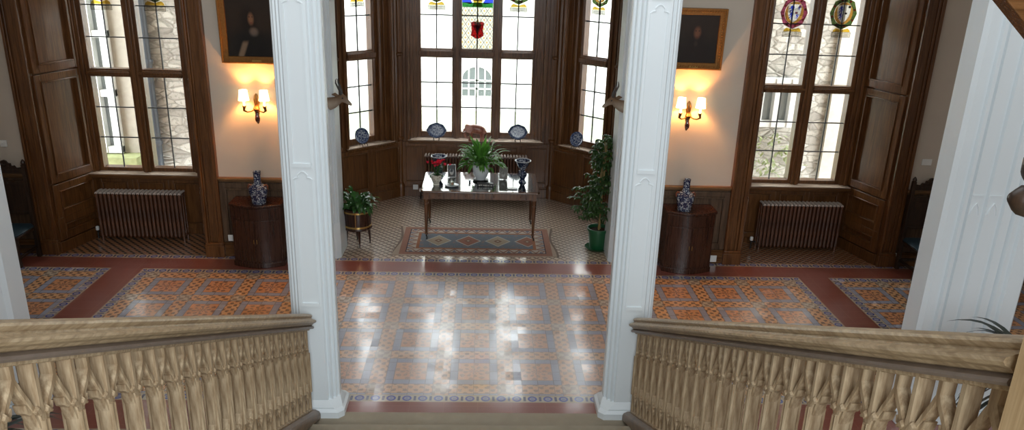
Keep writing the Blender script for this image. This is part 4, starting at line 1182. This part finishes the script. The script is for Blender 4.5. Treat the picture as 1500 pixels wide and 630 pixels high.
# peace lily in white cachepot on the table
def lily():
    root = thing('peace_lily', (-.01, 11.46, TZ+.010), 'leafy green plant in a white cachepot at the centre of the table', 'potted plant')
    MB().lathe([(.001, .03), (.075, .03), (.078, .045), (.105, .09), (.125, .15), (.130, .21), (.122, .25), (.134, .275), (.126, .275), (.112, .25), (.001, .245)], 28).build('cachepot', bluewhite('white_cachepot_with_blue_sprig', 13, .30, (.05, .09, .20), (.70, .73, .74)), root)
    MB().lathe([(.11, .243), (.09, .255), (.001, .258)], 20).build('soil', SOIL, root)
    random.seed(3); m = MB(); st = MB()
    for i in range(150):
        a = random.uniform(0, 2*math.pi); e = random.uniform(.12, 1.5); q = random.uniform(0, .07)
        b = (q*math.cos(a), q*math.sin(a), .25)
        d = Vector((math.cos(a)*math.cos(e), math.sin(a)*math.cos(e), math.sin(e)))
        l0 = random.uniform(.08, .26)
        tip = Vector(b)+d*l0
        st.tube([b, tuple(Vector(b)+d*l0*.5+Vector((0, 0, .01))), tuple(tip)], .003, 5)
        leaf(m, tip, d+Vector((0, 0, .0)), random.uniform(.16, .26), random.uniform(.022, .036), random.uniform(.5, 1.4), 6, .15, random.uniform(-.5, .5))
    m.build('foliage', LEAF1, root); st.build('stems', LEAF1, root)
    random.seed(31)
    f = MB()
    for (x, y, z, dx) in ((.17, .0, .56, .3), (.26, -.08, .38, .6), (.12, .05, .60, .2), (-.25, -.1, .42, -.6)):
        leaf(f, (x, y, z), (dx, -.2, .9), .12, .022, .1, 5, .3)
    f.build('spathe', plain('cream_white_spathe', (.62, .66, .52), .5), root)
lily()
def tray():
    root = thing('dark_wooden_stand', (.06, 11.19, TZ+.010), 'dark carved box with a pale pattern in front of the white cachepot', 'box')
    MB().box(-.125, .125, -.05, .05, .0, .045).build('body', BLACKM, root, bevel=.008)
    m = M('pale_inlay', .4); n = m.noise(50, 2); m.color(m.mix(n.gt(.5), (.02, .02, .02), (.42, .38, .32)))
    MB().box(-.10, .10, -.052, -.05, .010, .034).build('inlay', m.m, root)
tray()
r_ = thing('dark_plant_stand', (-.01, 11.46, TZ+.010), 'low round dark stand under the white cachepot', 'stand')
MB().lathe([(.001, 0), (.12, 0), (.125, .012), (.105, .018), (.105, .022), (.12, .026), (.115, .030), (.001, .030)], 24).build('disc', BLACKM, r_)

# red cyclamen in cream pot
def cyclamen():
    root = thing('red_cyclamen', (-.685, 11.20, TZ+.010), 'red-flowered plant in a cream jardiniere at the left end of the table', 'potted plant')
    MB().lathe([(.001, 0), (.045, 0), (.050, .012), (.042, .022), (.062, .06), (.080, .11), (.078, .145), (.088, .165), (.082, .165), (.070, .145), (.001, .14)], 24).build('jardiniere', bluewhite('cream_jardiniere', 30, .36, (.30, .25, .16), (.60, .56, .46)), root)
    MB().lathe([(.070, .138), (.04, .15), (.001, .15)], 16).build('soil', SOIL, root)
    random.seed(9); fl = MB(); lf = MB(); st = MB()
    for i in range(40):
        a = random.uniform(0, 6.28); r = random.uniform(.0, .14); x, y = r*math.cos(a)*1.25+.035, r*math.sin(a); z = random.uniform(.30, .37)
        st.tube([(x*.15, y*.15, .14), (x*.7, y*.7, .24), (x, y, z)], .0022, 5)
        for k in range(5):
            b = 2*math.pi*k/5+i; leaf(fl, (x, y, z), (math.cos(b)*.7, math.sin(b)*.7, .6), .04, .013, -.3, 3, .2)
    for i in range(12):
        a = random.uniform(0, 6.28); d = (math.cos(a), math.sin(a), .5); leaf(lf, (.03*math.cos(a), .03*math.sin(a), .15), d, .10, .03, 1.2, 5)
    fl.build('flowers', leafmat('cyclamen_red', (.42, .008, .02), (.68, .02, .05), .5), root); st.build('stems', LEAF2, root); lf.build('leaves', LEAF2, root)
cyclamen()

def footed_bowl(x, y, label, k=1):
    root = thing('footed_china_bowl', (x, y, TZ+.010), label, 'vase')
    p = [(.001, 0), (.060, 0), (.066, .012), (.045, .028), (.036, .05), (.052, .09), (.062, .13), (.050, .165), (.028, .185), (.026, .20), (.05, .225), (.085, .27), (.112, .325), (.128, .345), (.124, .348), (.104, .325), (.078, .27), (.04, .235), (.001, .225)]
    MB().lathe([(r*.98, z) for r, z in p], 32).build('body', BWD, root)
    MB().lathe([(.124, .343), (.129, .350), (.124, .354), (.119, .347)], 32, cap=False).build('rim', CHINA, root)
    for a in range(4):
        b = math.pi/4+a*math.pi/2
        MB().tube([(math.cos(b)*.048, math.sin(b)*.048, .17), (math.cos(b)*.075, math.sin(b)*.075, .165), (math.cos(b)*.078, math.sin(b)*.078, .13), (math.cos(b)*.06, math.sin(b)*.06, .10)], .009, 8).build('handle', plain('dark_china_handle', (.05, .045, .07), .2), root)
    return root
footed_bowl(-.665, 11.60, 'tall blue and white footed bowl behind the red-flowered plant')
footed_bowl(.635, 11.42, 'tall blue and white footed bowl at the right end of the table')

def frame(x, y, w, h, rz, mat, label, pic):
    root = thing('photo_frame', (x, y, TZ+.010), label, 'photo frame', rz=rz)
    t = R(14); c, s = math.cos(t), math.sin(t)
    fn = lambda a, b, d: (a, b*s+d*c, b*c-d*s+.004)
    m = MB()
    for a, b, e, f in ((-w/2, -w/2+.009, 0, h), (w/2-.009, w/2, 0, h), (-w/2+.009, w/2-.009, 0, .009), (-w/2+.009, w/2-.009, h-.009, h)):
        m.prism([(a, e), (b, e), (b, f), (a, f)], fn, -.008, .008)
    m.build('frame_border', mat, root, bevel=.002)
    mm = M('grey_photograph', .2, .5); n = mm.noise(14, 2); x_, y_, z_ = mm.coords()
    f = 1-((x_*x_+(z_-h*.45)*(z_-h*.45)*.5).sqrt()).smooth(w*.18, w*.30)
    mm.color(mm.mix(f*n.gt(.42), pic, (.36, .35, .33)))
    MB().prism([(-w/2+.012, .012), (w/2-.012, .012), (w/2-.012, h-.012), (-w/2+.012, h-.012)], fn, -.003, .006).build('photograph', mm.m, root)
    MB().prism([(-.02, 0), (.02, 0), (.015, h*.75), (-.015, h*.75)], lambda a, b, d: (a, h*s+.07-b*.095+d, b*c+.003), 0, .004).build('back_strut', BLACKM, root)
    return root
SILV = plain('silver_frame', (.60, .60, .58), .2, .5, .9, .1)
frame(-.465, 11.60, .135, .205, R(10), SILV, 'upright photo frame with a dark photograph, behind the glass candle', (.03, .03, .03))
frame(.335, 11.52, .135, .20, R(-16), SILV, 'silver photo frame turned away beside the white cachepot', (.20, .19, .17))
# candle in glass on a saucer
root = thing('glass_candle', (-.448, 11.15, TZ+.022), 'candle in a clear glass standing on the white saucer', 'candle')
MB().lathe([(.001, 0), (.040, 0), (.043, .004), (.046, .10), (.043, .10), (.040, .008), (.001, .007)], 24).build('glass', glassy('clear_glass', (.9, .93, .93), .18), root)
MB().lathe([(.001, .009), (.037, .009), (.037, .06), (.001, .06)], 20).build('wax', plain('cream_wax', (.62, .60, .46), .5), root)
MB().box(-.004, .026, -.047, -.0455, .02, .055).build('paper_label', plain('brown_paper_label', (.30, .17, .10), .6), root)
root = thing('saucer', (-.448, 11.15, TZ+.010), 'white saucer under the glass candle', 'saucer')
MB().lathe([(.001, .0), (.055, .0), (.07, .004), (.105, .016), (.108, .019), (.07, .010), (.055, .010), (.001, .009)], 32).build('dish', CHINA, root)
MB().lathe([(.1035, .0165), (.108, .0175), (.108, .020), (.1035, .019)], 32, cap=False).build('blue_rim', plain('blue_rim_line', (.05, .10, .22), .2), root)
root = thing('small_glass_cup', (-.18, 11.36, TZ+.010), 'tiny clear glass cup on the open part of the table', 'cup')
MB().lathe([(.001, 0), (.012, 0), (.018, .03), (.016, .03), (.010, .004), (.001, .004)], 16).build('cup_wall', glassy('smoky_glass', (.35, .38, .42), .2), root)
root = thing('small_glass_bead', (-.182, 11.22, TZ+.010), 'tiny dark trinket in front of the tiny glass cup', 'trinket')
MB().lathe([(.001, 0), (.012, .003), (.015, .010), (.012, .017), (.001, .02)], 14).build('stone', plain('dark_stone', (.10, .11, .14), .2), root)
root = thing('white_card_case', (.468, 11.05, TZ+.010), 'small white case with a dark edge near the front of the table', 'card case', rz=R(-2))
MB().box(-.075, .075, -.045, .045, 0, .008).build('dark_base', BLACKM, root, bevel=.002)
MB().box(-.072, .072, -.042, .042, .008, .016).build('white_cover', PLAST, root, bevel=.003)

# ------------------------------------------------------------------ sill display
def platter(loc, rz, label, w=.165, h=.13, rnd=False):
    root = thing('blue_white_platter', loc, label, 'plate', rz=rz)
    n = 32; t = R(16); c, s = math.cos(t), math.sin(t)
    def ring(k, dep):
        L = []
        for i in range(n):
            a = 2*math.pi*i/n
            lob = 1 if rnd else 1+.045*abs(math.cos(2*a))**6+.02*math.cos(8*a)
            x, z = w*k*lob*math.cos(a), h*k*lob*math.sin(a)
            b = z+h*1.05+.035
            L.append((x, b*s+dep*c-.03, b*c-dep*s))
        return L
    m = M('platter_glaze', .15, .6); x, y, z = m.coords(); nz = m.noise(38, 3); 
    zc = (h*1.05+.035)*c
    rr = ((x/w)*(x/w)+((z-zc)/h)*((z-zc)/h)).sqrt()
    thr = rr.band(.62, .98)
    base = m.mix((nz+thr*.05).smooth(.44, .54), (.030, .050, .13), (.36, .40, .46))
    rim = m.mix(nz.smooth(.40, .60), (.025, .045, .12), (.17, .21, .30))
    m.color(m.mix(thr, base, rim))
    MB().loft([ring(.98, 0.006), ring(1, 0), ring(.97, -.006), ring(.70, .008), ring(.62, .016), ring(.05, .016)]).loft([ring(.98, .008), ring(.6, .024), ring(.05, .024)]).build('dish', m.m, root)
    st = MB()
    for sx in (-1, 1):
        st.tube([(sx*.045, -.075, .0), (sx*.045, -.060, .035), (sx*.045, -.035, .045), (sx*.045, .02, .03), (sx*.05, .05, .0)], .006, 6)
        st.tube([(sx*.045, .0, .04), (sx*.040, .045, .15), (sx*.03, .05, .19)], .005, 6)
    st.tube([(-.045, -.01, .042), (.045, -.01, .042)], .005, 6)
    st.build('plate_stand', WALNUT, root)
    return root
platter((-.80, 13.20, 1.03), 0, 'scalloped blue and white platter on the main sill, left of the animal figure')
platter((.625, 13.20, 1.03), 0, 'scalloped blue and white platter on the main sill, right of the animal figure')
platter((-2.00, 12.66, 1.03), R(40), 'blue and white plate on the left angled sill', .135, .135, True)
platter((1.60, 12.76, 1.03), R(-40), 'blue and white plate on the right angled sill, beside the tall pot plant', .13, .13, True)
def elephant():
    root = thing('animal_figurine', (-.11, 13.21, 1.03), 'reddish carved elephant figurine in the middle of the main window sill', 'figurine')
    mat = M('mottled_red_marble', .3, .5); n = mat.noise(12, 4); mat.color(mat.mix(n.smooth(.35, .7), (.20, .055, .035), (.46, .22, .15)))
    def sect(p, rx, rz, n=14, ax='x'):
        return [(p[0], p[1]+rx*math.cos(2*math.pi*i/n), p[2]+rz*math.sin(2*math.pi*i/n)) for i in range(n)]
    m = MB()
    st = [(-.20, .215, .020, .030), (-.185, .215, .055, .062), (-.15, .220, .068, .072), (-.10, .215, .060, .065), (-.05, .21, .075, .082), (.02, .20, .082, .085), (.08, .19, .080, .080), (.13, .175, .068, .068), (.165, .165, .04, .045), (.175, .16, .01, .01)]
    m.loft([sect((x, 0, z), a, b) for x, z, a, b in st])
    for x, y in ((-.10, -.035), (-.085, .04), (.10, -.04), (.115, .035)):
        m.tube([(x, y, .19), (x+.004, y, .10), (x, y, .05), (x-.002, y, .012), (x-.002, y, 0)], [.036, .028, .024, .029, .030], 10)
    m.tube([(-.185, 0, .20), (-.20, 0, .15), (-.195, 0, .09), (-.175, 0, .05), (-.15, 0, .04), (-.135, 0, .065)], [.036, .028, .020, .015, .012, .009], 10)
    m.tube([(.168, 0, .18), (.19, 0, .12), (.185, 0, .07)], [.010, .007, .010], 8)
    m.build('body', mat.m, root, smooth=1.2)
    for s in (-1, 1):
        MB().loft([[(-.12+.055*math.cos(a), s*(.062+d), .205+.058*math.sin(a)) for a in [2*math.pi*i/12 for i in range(12)]] for d in (0, .012)]).build('ear', mat.m, root)
        MB().tube([(-.18, s*.03, .175), (-.215, s*.035, .150), (-.235, s*.035, .155)], [.008, .006, .002], 8).build('tusk', CHINA, root)
elephant()

# ------------------------------------------------------------------ planter on stand
def planter():
    root = thing('brass_bound_planter', (-1.815, 10.76, 0), 'round dark planter with brass bands on slender legs, holding a broad-leaved green plant', 'planter')
    p = [(.001, .26), (.235, .26), (.245, .275), (.232, .29), (.228, .30), (.236, .56), (.240, .575), (.225, .58), (.215, .575), (.215, .52), (.001, .52)]
    MB().lathe(p, 32).build('tub', MAHO, root)
    for z in (.315, .535):
        MB().lathe([(.230, z-.013), (.2385, z-.012), (.2385, z+.012), (.230, z+.013)], 32, cap=False).build('brass_band', BRASS, root)
    for a in (R(-90), R(30), R(150)):
        MB().box(math.cos(a)*.237-.005, math.cos(a)*.237+.005, math.sin(a)*.237-.005, math.sin(a)*.237+.005, .30, .55).build('brass_strap', BRASS, root)
    for a in (R(-75), R(15), R(105), R(195)):
        X, Y = math.cos(a)*.185, math.sin(a)*.185
        lg = MB().loft([[(X*q+e*w, Y*q+f*w, z) for e, f in ((-1, -1), (1, -1), (1, 1), (-1, 1))] for z, w, q in ((.27, .024, 1), (.06, .013, 1.06))]).build('leg', MAHO, root, bevel=.002)
        MB().tube([(X*1.06, Y*1.06, .065), (X*1.06, Y*1.06, .03)], .010, 8).tube([(X*1.06-.008, Y*1.06, .016), (X*1.06+.008, Y*1.06, .016)], .016, 12).build('castor', BLACKM, lg)
    MB().lathe([(.21, .50), (.12, .525), (.001, .53)], 24).build('soil', SOIL, root)
    r2 = root; Z0 = .532; root.scale = (.87, .87, 1)
    random.seed(12); m = MB(); st = MB()
    for i in range(85):
        a = random.uniform(0, 6.28); e = random.uniform(.2, 1.45); d = Vector((math.cos(a)*math.cos(e), math.sin(a)*math.cos(e), math.sin(e)))
        b = Vector((math.cos(a)*.05, math.sin(a)*.05, 0)); l0 = random.uniform(.08, .26); tip = b+d*l0
        st.tube([tuple(b), tuple(b+d*l0*.5), tuple(tip)], .0035, 5)
        leaf(m, tip, d, random.uniform(.13, .20), random.uniform(.035, .052), random.uniform(.8, 2.0), 6, .12, random.uniform(-.6, .6))
    for (dx, dz) in ((.9, .35), (.95, .2)):
        tip = Vector((.10, -.05, .20)); st.tube([(0, 0, 0), (.05, -.02, .12), tuple(tip)], .0035, 5); leaf(m, tip, (dx, -.1, dz), .24, .05, .6, 6)
    m.build('foliage', LEAF2, r2, loc=(0, 0, Z0)); st.build('stems', LEAF2, r2, loc=(0, 0, Z0))
planter()

# tall schefflera in green pot
def tall_plant():
    x, y = 1.755, 10.70
    root = thing('tall_pot_plant', (x, y, 0), 'tall bushy plant on a cane in a green plastic pot, before the right bay pier', 'potted plant')
    GP = plain('green_plastic', (.012, .085, .030), .3, .5, 0, .1)
    MB().lathe([(.001, .022), (.115, .022), (.118, .03), (.150, .27), (.152, .30), (.168, .305), (.168, .345), (.158, .345), (.150, .30), (.001, .295)], 32).build('pot', GP, root)
    MB().lathe([(.001, .0), (.13, .0), (.15, .012), (.185, .040), (.188, .046), (.175, .040), (.145, .020), (.001, .020)], 32).build('saucer', GP, root)
    MB().lathe([(.150, .30), (.08, .315), (.001, .32)], 20).build('soil', SOIL, root)
    random.seed(21); st = MB(); m = MB(); br = MB()
    trunk = [(0, 0, .3), (.02, 0, .7), (-.02, .02, 1.1), (.02, -.02, 1.5), (0, 0, 1.72)]
    st.tube(trunk, [.015, .013, .012, .010, .006], 8); st.tube([(.03, .02, .3), (-.01, .03, .9), (.03, .01, 1.5)], .010, 8); st.tube([(.0, -.03, .3), (.04, -.01, 1.65)], .012, 8)
    for i in range(185):
        z = random.uniform(.52, 1.74); a = random.uniform(0, 6.28)
        R_ = .30*(.55+.45*math.sin((z-.4)*3.0)) if z > .6 else .26
        if z < .95: R_ = .33
        if z > 1.45: R_ = .20
        r = random.uniform(.06, R_)
        c = Vector((math.cos(a)*r-(.09 if z < 1.0 else -.01), math.sin(a)*r*.9, z))
        br.tube([(0, 0, z-.08), tuple(c*Vector((.6, .6, 1)) if False else (c.x*.6, c.y*.6, z-.02)), tuple(c)], .003, 4)
        for k in range(7):
            b = 2*math.pi*k/7+i; d = Vector((math.cos(b), math.sin(b), random.uniform(-.5, .25)))
            leaf(m, c, d, random.uniform(.07, .105), random.uniform(.017, .024), 1.2, 4, .1)
    for k in range(6):
        b = 2*math.pi*k/6; leaf(m, (-.42, -.05, .82), (math.cos(b), math.sin(b)*.6, .3), .09, .02, .8, 4)
    br.tube([(0, 0, .7), (-.2, -.03, .78), (-.42, -.05, .82)], .004, 5)
    m.build('foliage', LEAF3, root); br.build('twigs', LEAF3, root); st.build('canes', plain('yellow_cane', (.24, .17, .06), .6), root)
tall_plant()
def white_cyclamen():
    root = thing('white_flowering_plant', (1.86, 11.02, 0), 'small white-flowered plant in a pot behind the green pot', 'potted plant')
    MB().lathe([(.001, 0), (.05, 0), (.06, .22), (.068, .25), (.06, .25), (.001, .23)], 20).build('pot', CHINA, root)
    random.seed(2); f = MB(); l = MB(); s = MB()
    for i in range(18):
        a = random.uniform(0, 6.28); r = random.uniform(0, .08); x, y, z = r*math.cos(a), r*math.sin(a), random.uniform(.42, .52)
        s.tube([(0, 0, .22), (x*.5, y*.5, .36), (x, y, z)], .002, 4)
        for k in range(5): b = k*1.257+i; leaf(f, (x, y, z), (math.cos(b), math.sin(b), .4), .035, .013, 0, 3)
    for i in range(16):
        a = random.uniform(0, 6.28); leaf(l, (0, 0, .24), (math.cos(a), math.sin(a), .8), .12, .03, 1.2, 5)
    f.build('flowers', plain('white_petals', (.75, .75, .72), .6), root); l.build('leaves', LEAF2, root); s.build('stems', LEAF2, root)
white_cyclamen()

# dark palms beyond the balustrades
def palm(loc, label, seed, H=1.15, n=64):
    root = thing('dark_leaved_palm', loc, label, 'potted plant')
    MB().lathe([(.001, 0), (.14, 0), (.19, .32), (.20, .36), (.18, .36), (.001, .32)], 24).build('pot', BLACKM, root)
    MB().tube([(0, 0, .3), (.02, 0, .8), (0, 0, H)], [.04, .03, .025], 10).build('trunk', SOIL, root)
    random.seed(seed); m = MB()
    for i in range(n):
        a = random.uniform(0, 6.28); e = random.uniform(-.5, 1.0)
        leaf(m, (0, 0, random.uniform(H-.35, H+.05)), (math.cos(a)*math.cos(e), math.sin(a)*math.cos(e), math.sin(e)), random.uniform(.42, .66), random.uniform(.018, .030), 1.0, 8)
    m.build('fronds', plain('black_green_frond', (.030, .038, .032), .4), root)
    return root
palm((3.86, 4.65, 0), 'dark narrow-leaved palm beyond the right handrail, beside the newel post', 4, 1.62, 110)
palm((-3.35, 4.35, 0), 'dark narrow-leaved palm low beyond the left balustrade', 14)

# groups of like things
GROUPS = {'clustered_pier': 'white piers at the foot of the stairs', 'wall_pier': 'broad white wall piers', 'stair_balustrade': 'stair balustrades', 'newel_post': 'newel posts', 'stone_wing': 'stone wings outside the side windows',
    'cast_iron_radiator': 'cast iron radiators under the windows', 'switch_plate': 'switch plates on the cream wall', 'socket_plate': 'sockets low on the walls', 'framed_portrait': 'portraits above the wall lamps',
    'wall_sconce': 'wall lamps beside the bay', 'gazelle_head': 'mounted gazelle heads at the bay', 'bow_cabinet': 'bow-fronted cabinets', 'blue_white_vase': 'blue and white vases on the cabinets', 'carved_side_chair': 'carved chairs by the wall',
    'footed_china_bowl': 'footed bowls on the table', 'photo_frame': 'photo frames on the table', 'blue_white_platter': 'blue and white plates on the bay sills', 'dark_leaved_palm': 'dark palms beyond the balustrades'}
for o in bpy.data.objects:
    n = o.name.split('.')[0]
    if o.parent is None and n in GROUPS: o['group'] = GROUPS[n]
